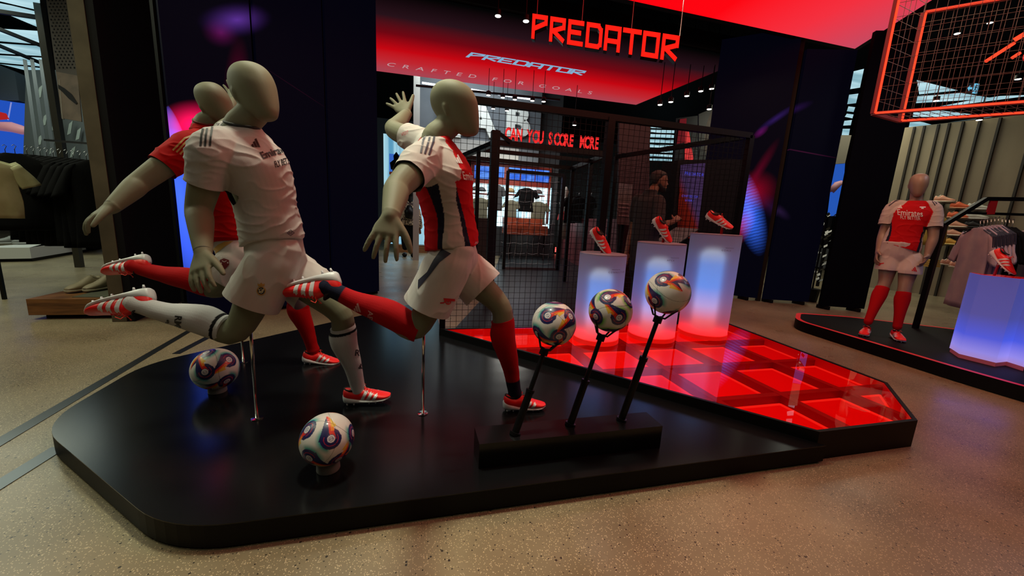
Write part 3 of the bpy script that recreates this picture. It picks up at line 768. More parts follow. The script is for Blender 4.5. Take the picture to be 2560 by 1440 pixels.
CLOTH_V = bump(vcol_mat('jersey_pattern', .75, spec=.1), 420, .2, .002)
SOCK_V = bump(vcol_mat('sock_knit', .85, spec=.15), 260, .3, .002, (1, 1, .3))
NAVY = mat('navy_print', (.012, .014, .035), .6); BLK = mat('black_print', (.004, .004, .005), .6)
GOLD = mat('gold_print', (.42, .24, .05), .5); REDP = mat('red_print', (.45, .006, .01), .6); WHP = mat('white_print', (.6, .58, .58), .6)
CREST = mat('crest_dark_red', (.12, .004, .01), .5)

def kicker(key, spec, label, group):
    J = {k: PY(*v) for k, v in spec['J'].items()}; s = 1.08
    hipM = (J['hipL']+J['hipR'])/2; lat_h = (J['hipL']-J['hipR']).normalized(); lat_s = (J['shL']-J['shR']).normalized()
    sp = [PY(*p) for p in spec['spine']]    # hem, waist, chest, shoulder, neck
    t = thing('mannequin', label, 'mannequin', (J['toeL'].x, J['toeL'].y, .11), group)
    def sec(i, c, a, b, k=0.0):
        l = (lat_h*(1-i)+lat_s*i).normalized(); up = (sp[4]-sp[0]).normalized(); f = l.cross(up).normalized()
        return (c+f*k, l*a, f*b)
    def torso(mb, g):
        loft(mb, [sec(0, sp[0]-(sp[1]-sp[0])*.15, .19+g, .138+g), sec(0, sp[0], .188+g, .136+g), sec(.3, sp[1], .168+g, .124+g), sec(.7, sp[2], .198+g, .140+g), sec(.9, sp[2].lerp(sp[3], .5), .205+g, .132+g), sec(1, sp[3], .17+g, .09+g), sec(1, sp[3].lerp(sp[4], .45), .11+g*.6, .075+g*.6), sec(1, sp[3].lerp(sp[4], .9) if g > 0 else sp[3].lerp(sp[4], .6), .068+g*.5, .064+g*.5)], 5, 40, .92)
    mb = MB(); torso(mb, -.012)
    hu = spec['head_up']; hf = spec['head_fwd']
    ho, hup, hfw, hl = head(mb, J['head'], hu, hf, spec.get('hs', 1.1))
    limb(mb, [sp[3].lerp(sp[4], .2), sp[3].lerp(sp[4], .8), (ho+hup*.05*s-hfw*.03).lerp(sp[4], .5), ho+hup*.07*s-hfw*.03, ho+hup*.12*s-hfw*.03], [.08, .066, .063, .065, .068], 4, 24)
    for S_ in 'RL':
        sh, el, wr, kn = J['sh'+S_], J['el'+S_], J['wr'+S_], J['kn'+S_]
        limb(mb, [sp[3].lerp(sh, .5), sh, sh.lerp(el, .45), el, el.lerp(wr, .3), el.lerp(wr, .75), wr, wr+(kn-wr)*.25], [.06, .070, .064, .052, .050, .039, .032, .026], 4, 20)
        hp = spec['hand'+S_]; hand(mb, wr, kn, *hp['v'], **hp.get('k', {}))
        hip, kne, ank = J['hip'+S_], J['knee'+S_], J['ank'+S_]
        limb(mb, [hip+(hip-kne)*.1, hip, hip.lerp(kne, .45), kne, kne.lerp(ank, .25), kne.lerp(ank, .7), ank], [.09, .096, .084, .062, .062, .042, .034], 4, 22)
    body = remesh('body', mb, .0048, 5, MANN, t)
    for S_ in 'RL':
        w0 = J['wr'+S_]; dd = (w0-J['el'+S_]).normalized(); sm = MB(); sm.tube([w0-dd*.010, w0-dd*.0075], .0338, 28, cap=False); build('wrist_seam', sm, mat('seam_dark', (.03, .03, .024), .7), t, smooth=True)
    # shirt
    g = .010; mb = MB(); torso(mb, g)
    cuts = []
    for S_ in 'RL':
        sh, el = J['sh'+S_], J['el'+S_]; e = sh.lerp(el, spec.get('sleeve', .62)); d = (e-sh).normalized()
        limb(mb, [sp[3].lerp(sh, .45), sh, sh.lerp(e, .5), e, e+d*.03], [.076, .083, .080, .074, .073], 4, 24, (True, False)); cuts.append(cutter(e, d, .13))
    upv = (sp[4]-sp[0]).normalized(); cuts.append(cutter(sp[0]+upv*.0, -upv, .42)); cuts.append(cutter(sp[4]+upv*(-.002)+Vector((.012, 0, 0)), upv+Vector((.25, 0, 0)), .13))
    def post(bm):
        for c in cuts: c(bm)
    shirt = remesh('shirt', mb, .005, 6, CLOTH_V if spec.get('paint') else CLOTH_W, t, post, wrinkles(.0065, 9, (1.0, .8, 2.6), spec['seed'], .004))
    # collar
    cm = MB(); c0 = sp[4]-upv*.008+Vector((.006, 0, 0)); f = lat_s.cross(upv).normalized(); ringp = []
    for k in range(29):
        a = 2*PI*k/28; ringp.append(c0 + lat_s*.071*math.cos(a) + f*.068*math.sin(a) - Vector((0, 0, .25))*.07*math.sin(a))
    cm.tube(ringp, .0065, 8, cap=False); build('collar', cm, spec['collar'], t, smooth=True)
    # shorts
    mb = MB(); zu = upv; cuts2 = []
    loft(mb, [sec(0, sp[0]+zu*.06, .176, .115), sec(0, sp[0], .184, .124), sec(0, hipM, .196, .135), sec(0, hipM-Vector((0, 0, .08)), .17, .11)], 4, 36)
    for S_ in 'RL':
        hip, kne = J['hip'+S_], J['knee'+S_]; e = hip.lerp(kne, spec['short'+S_]); d = (e-hip).normalized()
        limb(mb, [hip+(hip-kne)*.15, hip, hip.lerp(e, .5), e, e+d*.03], [.1, .120, .128, .134, .136], 4, 26, (True, False)); cuts2.append(cutter(e, d, .19))
    def post2(bm):
        for c in cuts2: c(bm)
    shorts = remesh('shorts', mb, .0055, 8, SHORT_W, t, post2, wrinkles(.006, 8, (1.6, 1.2, .6), spec['seed']+3, .006))
    # socks
    for S_ in 'RL':
        kne, ank = J['knee'+S_], J['ank'+S_]; d = (ank-kne).normalized(); a0 = kne+d*(spec.get('sr', .05) if S_ == 'R' else .085)
        up_side = Vector((0, 0, 1)) if S_ == 'R' else Vector((-1, 0, 0))
        calf = kne.lerp(ank, .36) + (up_side-d*up_side.dot(d)).normalized()*.014
        mb = MB(); limb(mb, [a0-d*.001, a0+d*.03, calf, kne.lerp(ank, .68), ank-d*.03, ank+d*.02], [.069, .070, .074, .052, .042, .044], 6, 28, (False, True))
        rows = mb
        so = build('sock', mb, SOCK_V, t, smooth=True)
        L = (ank-kne).length
        bmx = bmesh.new(); bmx.from_mesh(so.data); bmesh.ops.subdivide_edges(bmx, edges=bmx.edges, cuts=2, use_grid_fill=True)
        for v in bmx.verts:
            q = v.co*14; v.co += v.normal*.0022*mnoise.noise(Vector((q.x, q.y, q.z*1.5)))
        bmx.to_mesh(so.data); bmx.free(); so.data.polygons.foreach_set('use_smooth', [True]*len(so.data.polygons))
        def fn(co, kne=kne, d=d, a0=a0, L=L):
            tt = (co-np.array(kne)) @ np.array(d); t0 = (a0-kne).dot(d); c = np.tile(np.array(spec['sock']), (len(co), 1)).astype(float)
            bnd = spec.get('band')
            if bnd: c[(tt > t0+.018) & (tt < t0+.034)] = bnd
            if spec.get('ankle'): c[(tt > L*.86)] = spec['ankle']
            return c
        paint(so, fn); J['sock'+S_] = so
        heel, toe = J['heel'+S_], J['toe'+S_]; x = (toe-heel).normalized()
        z = (ank-heel); z = (z-x*z.dot(x)).normalized() if S_ == 'R' else Vector((0, 0, 1))
        M = frame((0, 0, 0), x, z)
        if S_ == 'L':
            o = Vector((heel.x, heel.y, .11))
        else: o = heel - (M @ Vector((.0, 0, .045)))
        M.translation = o; Ls = min(1.15, max(.95, (toe-heel).length/.272)); M = M @ Matrix.Diagonal((Ls, Ls*1.02, Ls*(1.32 if S_ == 'R' else 1.05), 1))
        place_boot(t, M)
    if spec.get('paint'): spec['paint'](shirt, sp, lat_h, lat_s, J)
    return t, shirt, shorts, J, body
def jersey_red_white(shirt, sp, lat_h, lat_s, J, red=(.42, .003, .006), white=(.46, .43, .41), navy=(.010, .012, .03)):
    up = np.array((sp[4]-sp[0])); H = np.linalg.norm(up); up = up/H; l = np.array(lat_s); f = np.cross(l, up)
    def fn(co):
        q = co-np.array(sp[0]); h = q@up/H
        cx = np.array([np.interp(h, [0, .33, .6, .85, 1], [(np.array(p)-np.array(sp[0]))@v for p in sp]) for v in (l, f)])
        a = q@l-cx[0]; b = q@f-cx[1]; ang = np.degrees(np.arctan2(np.abs(a)*.72, b))
        c = np.tile(np.array(red), (len(co), 1)).astype(float)
        f1 = np.interp(h, [0, .3, .6, .8], [44, 50, 64, 70]); f2 = f1+np.interp(h, [0, .45, .55], [14, 8, 0]); b1 = np.interp(h, [0, .3, .7], [108, 95, 94]); b2 = b1+np.interp(h, [0, .3, .7], [8, 16, 28])
        c[(ang > f1) & (ang < b2)] = navy; c[(ang > f2) & (ang < b1)] = white
        sh = (h > .60) & (np.abs(a) > np.interp(h, [.6, .72, .85, 1.0], [.175, .15, .10, .058])); c[sh] = white
        for S_ in 'RL':
            if 'el'+S_ in J:
                s0 = np.array(J['sh'+S_]); e0 = np.array(J['el'+S_]); d = (e0-s0)/np.linalg.norm(e0-s0); tt = (co-s0)@d
                dist = np.linalg.norm(co-s0-tt[:, None]*d, axis=1); c[(tt > .02) & (dist < .115) & (np.abs(a) > .15)] = white
        return c
    paint(shirt, fn)
def jersey_red(shirt, sp, lat_h, lat_s, J):
    paint(shirt, lambda co: np.tile(np.array((.36, .002, .003)), (len(co), 1)))
# handed vectors: (back of hand direction, thumb direction)
specB = dict(seed=1, J=dict(heelL=(1259, 1016, 2.11), toeL=(1353, 1012, 2.09), ankL=(1286, 976, 2.12), kneeL=(1250, 765, 2.13), hipL=(1140, 655, 2.22), hipR=(1124, 655, 2.03),
    kneeR=(1040, 822, 2.08), ankR=(824, 722, 2.13), heelR=(846, 690, 2.16), toeR=(702, 738, 2.13), neck=(1090, 335, 2.06), head=(1137, 270, 2.06), shR=(1056, 402, 1.88), shL=(1072, 365, 2.26),
    elR=(994, 470, 1.68), wrR=(977, 541, 1.48), knR=(963, 586, 1.44), elL=(985, 325, 2.48), wrL=(1016, 285, 2.66), knL=(1000, 262, 2.70)),
    spine=[(1131, 612, 2.12), (1122, 530, 2.11), (1108, 445, 2.08), (1090, 372, 2.07), (1088, 336, 2.06)], head_up=(-.16, -.02, 1), head_fwd=(.88, -.48, -.25), hs=1.02,
    handR=dict(v=((-.2, -1, .25), (1, -.1, .1)), k=dict(curl=.18, spread=.26, tspread=.75)), handL=dict(v=((-.1, -1, .1), (1, .1, .2)), k=dict(curl=.10, spread=.34, tspread=.8, tcurl=.12)),
    sr=-.012, shortR=.66, shortL=.62, sock=(.36, .003, .006), ankle=(.01, .012, .03), collar=NAVY, paint=jersey_red_white, sleeve=.60)
specA = dict(seed=4, J=dict(heelL=(862, 1004, 2.33), toeL=(975, 992, 2.31), ankL=(895, 968, 2.33), kneeL=(848, 782, 2.27), hipL=(702, 662, 2.36), hipR=(684, 655, 2.16),
    kneeR=(590, 828, 2.14), ankR=(345, 762, 2.24), heelR=(382, 732, 2.27), toeR=(222, 785, 2.24), neck=(600, 305, 2.13), head=(636, 232, 2.12), shR=(533, 372, 1.98), shL=(600, 350, 2.35),
    elR=(498, 520, 2.02), wrR=(508, 632, 1.86), knR=(500, 676, 1.80), elL=(560, 330, 2.6), wrL=(585, 300, 2.75), knL=(590, 290, 2.8)),
    spine=[(684, 600, 2.24), (666, 520, 2.20), (640, 430, 2.17), (606, 350, 2.15), (600, 306, 2.13)], head_up=(-.22, .1, 1), head_fwd=(.72, -.75, -.2), hs=1.04,
    handR=dict(v=((-.35, -1, .1), (1, -.3, .1)), k=dict(curl=.3, spread=.12, tspread=.6)), handL=dict(v=((-.1, -1, .1), (1, .1, .2)), k=dict(curl=.2)),
    shortR=.58, shortL=.56, sock=(.47, .46, .47), band=(.006, .006, .008), collar=BLK, sleeve=.60)
specC = dict(seed=9, J=dict(heelL=(757, 893, 3.05), toeL=(833, 897, 3.03), ankL=(781, 868, 3.05), kneeL=(735, 722, 2.98), hipL=(622, 650, 3.08), hipR=(602, 650, 2.88),
    kneeR=(545, 722, 2.90), ankR=(340, 668, 2.98), heelR=(372, 645, 3.01), toeR=(260, 684, 2.99), neck=(515, 300, 2.86), head=(540, 262, 2.85), shR=(478, 365, 2.68), shL=(560, 340, 3.06),
    elR=(352, 455, 2.50), wrR=(278, 519, 2.32), knR=(236, 540, 2.28), elL=(560, 300, 3.25), wrL=(588, 250, 3.42), knL=(583, 225, 3.46)),
    spine=[(588, 594, 2.99), (575, 520, 2.96), (550, 440, 2.92), (520, 350, 2.88), (514, 302, 2.86)], head_up=(-.35, -.1, 1), head_fwd=(.8, -.7, -.5), hs=1.0,
    handR=dict(v=((-.5, -.35, 1), (.2, -.5, -1)), k=dict(curl=.42, spread=.14, tspread=.7)), handL=dict(v=((.3, 1, .1), (1, -.1, .2)), k=dict(curl=.1, spread=.3)),
    shortR=.60, shortL=.60, sock=(.40, .004, .006), collar=mat('collar_dark_red', (.12, .003, .004), .7), paint=jersey_red, sleeve=.60)

# ================================================================== THE THREE KICKING MANNEQUINS
GRP = None
mA, shirtA, shortA, JA, bodyA = kicker('A', specA, 'kicking mannequin in a plain white football kit with black shoulder stripes and white socks', GRP)
mB, shirtB, shortB, JB, bodyB = kicker('B', specB, 'kicking mannequin in a red and white football shirt, white shorts and red socks', GRP)
mC, shirtC, shortC, JC, bodyC = kicker('C', specC, 'kicking mannequin in an all red shirt with gold shoulder stripes, behind the white one', GRP)
tA_, tB_, tC_ = bvh(shirtA), bvh(shirtB), bvh(shirtC)
def st(pts, w_): return stroke(pts, w_)
# white kit
for p in ([(509, 318), (504, 340), (502, 366)], [(519, 317), (515, 340), (513, 366)], [(531, 317), (527, 342), (525, 365)], [(534, 302), (530, 309), (528, 316)], [(547, 305), (543, 312)], [(559, 309), (553, 315)]):
    pdecal('shoulder_stripe', st(p, 5.5), tA_, BLK, mA)
pdecal('badge', affine(bars3(1), (625, 368), (22, 0.5), (2, -24)), tA_, BLK, mA)
pdecal('lettering', txt('Emirates', (656, 398), (20.5, -6.5), (-13, -23), bold=.03), tA_, BLK, mA)
pdecal('lettering', txt('FLY BETTER', (688, 419), (8.8, -2.6), (-6, -22), bold=.02), tA_, BLK, mA)
pdecal('hem_tag', ring2(726, 582, 8, 10, 4, .8), tA_, NAVY, mA)
pdecal('hem_tag', txt('AE', (720, 586), (9, -1), (0, -9)), tA_, NAVY, mA)
tsA = bvh(shortA); tsB = bvh(shortB); tsC = bvh(shortC)
pdecal('crest', ring2(653, 727, 9, 11.5, 20), tsA, GOLD, mA); pdecal('crest', disc(653, 727, 9, 18), tsA, NAVY, mA)
pdecal('crest', merge(stroke([(646, 721), (653, 733), (660, 721)], 2), stroke([(647, 731), (660, 724)], 2.4), ring2(653, 727, 4.5, 5.8, 14)), tsA, mat('crest_cream', (.55, .48, .3), .5), mA, off=.003)
pdecal('crest', merge(([(645, 715), (644, 708), (649, 711), (653, 706), (657, 711), (662, 708), (661, 715)], [(0, 1, 2, 3, 4, 5, 6)])), tsA, GOLD, mA)
for S_, tt in (('R', None),):
    tk = bvh(JA['sockR']); pdecal('sock_badge', affine(bars3(1), (402, 812), (18, 16), (10, -24)), tk, BLK, mA)
    pdecal('sock_lettering', txt('RMCF', (439, 788), (-2.5, 22), (24, 3), bold=.03), tk, BLK, mA)
    tk = bvh(JA['sockL']); pdecal('sock_lettering', txt('RMCF', (886, 889), (20, 1), (2, -22), bold=.012), tk, BLK, mA); pdecal('sock_badge', affine(bars3(1), (894, 922), (14, 0), (0, -14)), tk, BLK, mA)
# red and white kit
for p in ([(1067, 334), (1058, 352), (1052, 383)], [(1077, 335), (1072, 352), (1062, 385)], [(1086, 340), (1083, 355), (1072, 388)]):
    pdecal('shoulder_stripe', st(p, 5.0), tB_, NAVY, mB)
pdecal('badge', affine(bars3(1), (1139, 407), (15, 2), (-4, -24)), tB_, WHP, mB)
pdecal('lettering', txt('Emirates', (1158, 448), (14, 2), (-7, -29), bold=.012), tB_, WHP, mB)
pdecal('hem_tag', txt('AE', (1186, 611), (9, -2), (1, -10)), tB_, WHP, mB)
pdecal('short_stripe', ([(1104, 622), (1128, 634), (1100, 655), (1073, 690), (1045, 722), (1046, 700), (1068, 680), (1084, 650)], [(0, 1, 2, 3, 4, 5, 6, 7)]), tsB, NAVY, mB)
cx_, cy_ = 1120, 751
cannon = merge(([(cx_-12, cy_-6), (cx_+17, cy_-4), (cx_+17, cy_+2), (cx_-10, cy_+1)], [(0, 1, 2, 3)]), ring2(cx_, cy_+3, 5, 7.5, 14), stroke([(cx_-4, cy_+3), (cx_+4, cy_+3)], 1.8), stroke([(cx_, cy_-2), (cx_, cy_+8)], 1.8), stroke([(cx_-6, cy_+2), (cx_-12, cy_+6), (cx_-20, cy_+6)], 3))
pdecal('crest', cannon, tsB, REDP, mB)
tk = bvh(JB['sockR']); pdecal('sock_badge', affine(bars3(1), (882, 776), (18, 4), (3, -22)), tk, mat('pink_print', (.6, .3, .3), .7), mB)
pdecal('sock_lettering', txt('AFC', (921, 776), (-2, 19), (18, 4), bold=.01), tk, mat('pink_print', (.6, .3, .3), .7), mB)
tb = bvh(bodyB)
pdecal('badge', txt('VISIT', (1004, 341), (8.5, -3), (-1.5, -12)), tB_, REDP, mB)
# red kit with gold
for p in ([(484, 338), (462, 346), (432, 376)], [(486, 345), (466, 354), (441, 381)], [(488, 352), (472, 361), (450, 386)]):
    pdecal('shoulder_stripe', st(p, 4.6), tC_, GOLD, mC)
pdecal('short_stripe', ([(545, 612), (562, 604), (585, 602), (560, 618), (532, 640), (530, 626)], [(0, 1, 2, 3, 4, 5)]), tsC, GOLD, mC)
pdecal('crest', ([(550, 650), (560, 646), (573, 650), (573, 662), (566, 670), (561, 674), (555, 669), (550, 661)], [(0, 1, 2, 3, 4, 5, 6, 7)]), tsC, CREST, mC)
pdecal('crest', merge(disc(554, 658, 1.6, 8), disc(570, 657, 1.6, 8), stroke([(556, 652), (561, 655), (567, 652)], 1.3), *[disc(555+4*i, 643, 1.2, 6) for i in range(4)]), tsC, WHP, mC, off=.003)
# chrome support rods
def rod(px0, py0, z, top, mm, base=True):
    a = PZ(px0, py0, z); build('support_rod', MB().tube([a, Vector((a.x, a.y, top))], .0085, 14), CHROME, mm, smooth=True)
    build('rod_foot', MB().lathe((a.x, a.y, z), [(.03, 0), (.03, .004), (.012, .006)], 20), CHROME, mm)
rod(1057, 1034, .11, .92, mB); rod(643, 1046, .11, .92, mA); rod(609, 905, .11, 1.0, mC)

# ================================================================== BALLS
def ball_mesh(tint):
    bm = bmesh.new(); bmesh.ops.create_icosphere(bm, subdivisions=7, radius=1.0); me = bpy.data.meshes.new('ball'); bm.to_mesh(me); bm.free()
    n = len(me.vertices); co = np.empty(n*3); me.vertices.foreach_get('co', co); P = co.reshape(n, 3); P /= np.linalg.norm(P, axis=1)[:, None]
    c = np.tile(np.array((.62, .60, .58)), (n, 1)); ph = (1+5**.5)/2
    ctr = [np.array(v, float)/np.linalg.norm(v) for v in [(0, 1, ph), (0, -1, ph), (0, 1, -ph), (0, -1, -ph), (1, ph, 0), (-1, ph, 0), (1, -ph, 0), (-1, -ph, 0), (ph, 0, 1), (ph, 0, -1), (-ph, 0, 1), (-ph, 0, -1)]]
    for i, m_ in enumerate(ctr):
        t = np.cross(m_, ctr[(i*5+3) % 12]); t /= np.linalg.norm(t); b = np.cross(m_, t)
        d = P@m_; a = (P@t)/1.4; bb = (P@b)/1.4; ok = d > .25; rr = np.hypot(a, bb); th = np.arctan2(bb, a)
        flip = 1 if i % 2 else -1
        # soft teal/green wash outside
        tail = np.clip(a/.62, 0, 1); halfw = .30*(1-tail)**.8
        wash = ok & (rr < .40) & (bb*flip > .02); mix = (np.clip((.40-rr)/.12, 0, 1)*np.clip((bb*flip-.02)/.1, 0, 1))[:, None]
        col = np.array((.02, .33, .30)) if not tint else np.array((.10, .42, .02)); c = np.where(wash[:, None], c*(1-mix)+col*mix, c)
        navy = ok & (rr < .27) ; c[navy & ((a < .05) | (np.abs(bb) < halfw*.9))] = (.012, .012, .09)
        comet = ok & (a > -.02) & (a < .60) & (np.abs(bb) < halfw) & (rr > .1)
        c[comet & (bb*flip > .0)] = (.012, .012, .09)
        red = comet & (bb*flip < .03) & (bb*flip > -.13*(1-tail)); c[red] = (.62, .02, .01)
        org = comet & (bb*flip < -.02) & (a > .2) & (bb*flip > -.10); c[org] = (.75, .20, .01)
        yel = comet & (a > .3) & (bb*flip < -.05); c[yel] = (.7, .45, .05)
        c[ok & (rr > .17) & (rr < .19) & (a < .08)] = (.35, .02, .06)
        c[ok & (rr < .115)] = (.012, .012, .09); c[ok & (rr < .10)] = (.6, .58, .6)
        c[ok & (rr > .045) & (rr < .06)] = (.08, .08, .2); c[ok & (np.abs(a) < .008) & (rr < .05)] = (.08, .08, .2)
    x, y, z = P.T; r = np.ones(n)
    for s_ in (x+.45*y*z, y+.45*z*x, z+.45*x*y):
        m_ = np.abs(s_) < .009; r[m_] = .992; c[m_] *= .35
    me.vertices.foreach_set('co', (P*r[:, None]*.11).ravel()); at = me.color_attributes.new('Col', 'FLOAT_COLOR', 'POINT')
    at.data.foreach_set('color', np.hstack([c, np.ones((n, 1))]).ravel()); me.polygons.foreach_set('use_smooth', [True]*len(me.polygons))
    me.materials.append(bump(vcol_mat('ball_skin', .38, coat=.15), 900, .12, .001)); me.update(); return me
BM0 = ball_mesh(False); BM1 = ball_mesh(True)
def ball(c, rot, label, me=BM0, s=1.0):
    o = bpy.data.objects.new('football', me); COL.objects.link(o); o.location = c; o.rotation_euler = rot; o.scale = (s, s, s)
    return tag(o, label, 'football', 'patterned white footballs')
def drop(px, py, d, zt_):   # slide along the sight line until the ball sits zt_ above the floor
    p = PD(px, py, d); k = (CAMH-zt_)/(CAMH-p.z); return PD(px, py, d*k), k
b1, k1 = drop(818, 1097, 1.665, .262); b2, k2 = drop(539, 922, 2.06, .262)
ball(b1, (.5, .3, .2), 'patterned football on a small ring near the platform front edge', BM0, k1)
ball(b2, (1.2, .5, 2.1), 'patterned football on a ring under the white kneed mannequin', BM0, k2)
for b, lab in ((b1, 'small pale ring holding the front football'), (b2, 'small pale ring holding the football under the white socked leg')):
    o = build('ball_ring', MB().rings([[(b.x+r*math.cos(2*PI*k/32), b.y+r*math.sin(2*PI*k/32), z) for k in range(32)] for r, z in ((.048, .111), (.050, .115), (.047, .165), (.043, .167), (.043, .112))], cap=False), mat('ring_white', (.22, .21, .2), .5), smooth=True, sharp=35)
    tag(o, lab, 'ring stand', 'ball ring stands')
sb = thing('ball_rod_stand', 'long black box with three slanted telescopic rods holding footballs', 'display stand', (.79, 1.65, .11))
build('base_box', MB().box((.30, 1.585, .11), (1.283, 1.735, .238)), PLAT, sb)
for (bx, by, bd, rb, rj, rot, me_, lab) in ((1385, 809, 1.90, (1287, 1085), .52, (0.2, 2.2, .4), BM0, 'leftmost football on the slanted rods'), (1526, 776, 1.95, (1425, 1062), .50, (2.6, .4, 1.2), BM1, 'greenish football on the middle slanted rod'), (1669, 731, 1.94, (1553, 1050), .62, (.9, 1.3, 2.9), BM0, 'highest football on the right slanted rod')):
    c = PD(bx, by, bd); a = PZ(*rb, .238); ball(c, rot, lab, me_, 1.0)
    d = (c-a).normalized(); tp_ = c - d*.145
    build('lower_rod', MB().tube([a, a.lerp(tp_, rj)], .0185, 16), BLACK, sb, smooth=True, sharp=40)
    build('upper_rod', MB().tube([a.lerp(tp_, rj-.03), tp_], .0115, 14), BLACK, sb, smooth=True, sharp=40)
    build('rod_collar', MB().tube([a.lerp(tp_, rj-.02), a.lerp(tp_, rj+.015)], .0215, 16), BLACK, sb)
    x = d.cross(Vector((0, 1, 0))).normalized(); y = d.cross(x); cr_ = MB(); cr_.tube([tp_-d*.02, tp_+d*.012], .022, 14)
    for k in range(4):
        q = x*math.cos(k*PI/2+.4)+y*math.sin(k*PI/2+.4); cr_.tube([tp_+d*.01, tp_+d*.014+q*.035, tp_+d*.05+q*.062, tp_+d*.078+q*.085], .005, 6)
    build('cradle', cr_, BLACK, sb)
    build('rod_foot', MB().tube([a-d*.004, a+d*.012], .027, 18), BLACK, sb)
# boots on the light columns
for (c, top, rr), px, pyb, lab in zip(colpos, (1504, 1659, 1799), (600, 572, 549), ('red football boot tilted on a stem above the shortest column', 'red football boot tilted on a stem above the middle column', 'red football boot tilted on a stem above the tallest column')):
    tgt = PY(px, pyb, c.y)
    t = thing('football_boot', lab, 'football boot', (tgt.x, tgt.y, top), 'boots shown on light columns')
    x = Vector((.62, -.30, -.74)); 
    if 'tallest' in lab: x = Vector((.62, -.55, -.35))
    M = frame((0, 0, 0), x, Vector((.35, -.85, .5))); M.translation = tgt - (M @ Vector((.13, 0, .05)))
    place_boot(t, M)
    q = tgt - (M.to_3x3() @ Vector((-.05, 0, .035)))
    build('stem', MB().bar((q.x, q.y, top), (q.x, q.y, q.z+.02), .022, .012), mat('stem_red', (.35, .004, .004), .25), t)

# ================================================================== CAGE
def wires(name, o, u, v, nu, nv, parent, r=.0018, m=BLACK):
    o, u, v = map(Vector, (o, u, v)); mb = MB(); nn = u.cross(v).normalized()
    for i in range(nu+1): p = o+u*i/nu; mb.bar(p, p+v, r*2, r*2, nn)
    for j in range(nv+1): p = o+v*j/nv; mb.bar(p+nn*r*2, p+u+nn*r*2, r*2, r*2, nn)
    x = build(name, mb, m, parent); x['kind'] = 'stuff'; return x
cg = thing('wire_mesh_cage', 'tall black wire mesh cage behind the glowing platform', 'cage', (1.97, 3.72, 0))
W_ = .055
def beam(name, a, b, w_=W_, par=cg, m=BLACK): return build(name, MB().bar(a, b, w_, w_), m, par)
Y0 = 3.735; ZT = 2.33
beam('beam', (.27, Y0, ZT), (3.67, Y0, ZT), .06); beam('beam', (.27, Y0, .03), (3.67, Y0, .03), .05)
beam('post', (.28, Y0, 0), (.28, Y0, ZT)); beam('post', (3.67, Y0, 0), (3.67, Y0, ZT), .06)
pm = PY(1527, 297, Y0); beam('post', (pm.x, Y0, 0), (pm.x, Y0, ZT), .075)
wires('wire_mesh', (.3, Y0, .05), (pm.x-.33, 0, 0), (0, 0, ZT-.08), 27, 38, cg); wires('wire_mesh', (pm.x+.03, Y0, .05), (3.62-pm.x, 0, 0), (0, 0, ZT-.08), 27, 38, cg)
bkR = PZ(1540, 392, ZT); beam('beam', (3.67, Y0, ZT), bkR); beam('post', (bkR.x, bkR.y, 0), bkR)
u = Vector((bkR.x-3.67, bkR.y-Y0, 0)); wires('wire_mesh', (3.67, Y0, .05), u, (0, 0, ZT-.08), 34, 36, cg, .0014)
# inner gate with red letter sign, rails and posts running to the back
g0 = PZ(1238, 357, ZT); g1 = PZ(1521, 386, ZT)
gt = thing('goal_lane_cage', 'long black tubular frame of the shooting lane inside the cage', 'frame', (g0.x, g0.y, 0))
beam('beam', g0, g1, .08, gt); beam('post', (g0.x, g0.y, 0), g0+Vector((0, 0, .16)), .12, gt); beam('post', (g1.x, g1.y, 0), g1, .09, gt)
beam('bracket', g0+Vector((0, 0, .16)), g0+Vector((.22, -.05, .02)), .05, gt)
r0 = PZ(1152, 392, ZT); r1 = PZ(1432, 421, ZT)
beam('rail', g0, r0, .07, gt); beam('rail', g1, r1, .07, gt); beam('beam', r0, r1, .07, gt)
for f in (.42, 1.0):
    p = g0.lerp(r0, f); beam('post', (p.x, p.y, 0), p, .06, gt); q = g1.lerp(r1, f); beam('post', (q.x, q.y, 0), q, .06, gt); beam('beam', p, q, .06, gt)
for a, b in ((g0, r0), (g1, r1)):
    wires('wire_mesh', (a.x, a.y, .05), (b.x-a.x, b.y-a.y, 0), (0, 0, ZT-.1), 22, 20, gt, .0014)
ls = thing('lane_letter_sign', 'red glowing slogan letters standing on the black lane beam', 'sign', g0.lerp(g1, .5))
RED2 = emis('red_letters', (1.0, .03, .03), .9)
uu = (g1-g0); ul = uu.length*.90; un = uu.normalized(); nrm2 = un.cross(Vector((0, 0, 1)))
xx = .13
SL = 'CAN YOU SCORE MORE'
for i, ch in enumerate(SL):
    if ch == ' ': continue
    vs, fs = text_mesh(ch, .235, bold=.009); p = g0 + un*(xx + i*(ul-xx)/len(SL)) + Vector((0, 0, .055)) + nrm2*.03
    me = bpy.data.meshes.new('letter'); me.from_pydata([tuple(p+un*v[0]*.55+Vector((0, 0, v[1]))) for v in vs], [], fs)
    link('letter', me, RED2, ls)
# lane floor
lp = [(.28, 3.7), (3.67, 3.7), tuple(PZ(1560, 722, 0)[:2]), tuple(PZ(1402, 640, 0)[:2]), tuple(PZ(1252, 637, 0)[:2]), tuple(PZ(1212, 742, 0)[:2])]
tag(build('lane_mat', MB().prism(lp, .003, .02), mat('lane_black', (.006, .0065, .008), .35)), 'black floor mat of the shooting lane inside the cage', 'mat')
w0 = PZ(1562, 722, 0); w1 = PZ(1405, 641, 0); hz = PY(1430, 546, w1.lerp(w0, .2).y).z
o = build('low_wall', MB().slab([w0, w1, w1+Vector((0, 0, hz)), w0+Vector((0, 0, hz))], -.12), mat('maroon_panel', (.16, .035, .042), .5)); tag(o, 'low dark maroon wall along the right side of the lane', 'wall')

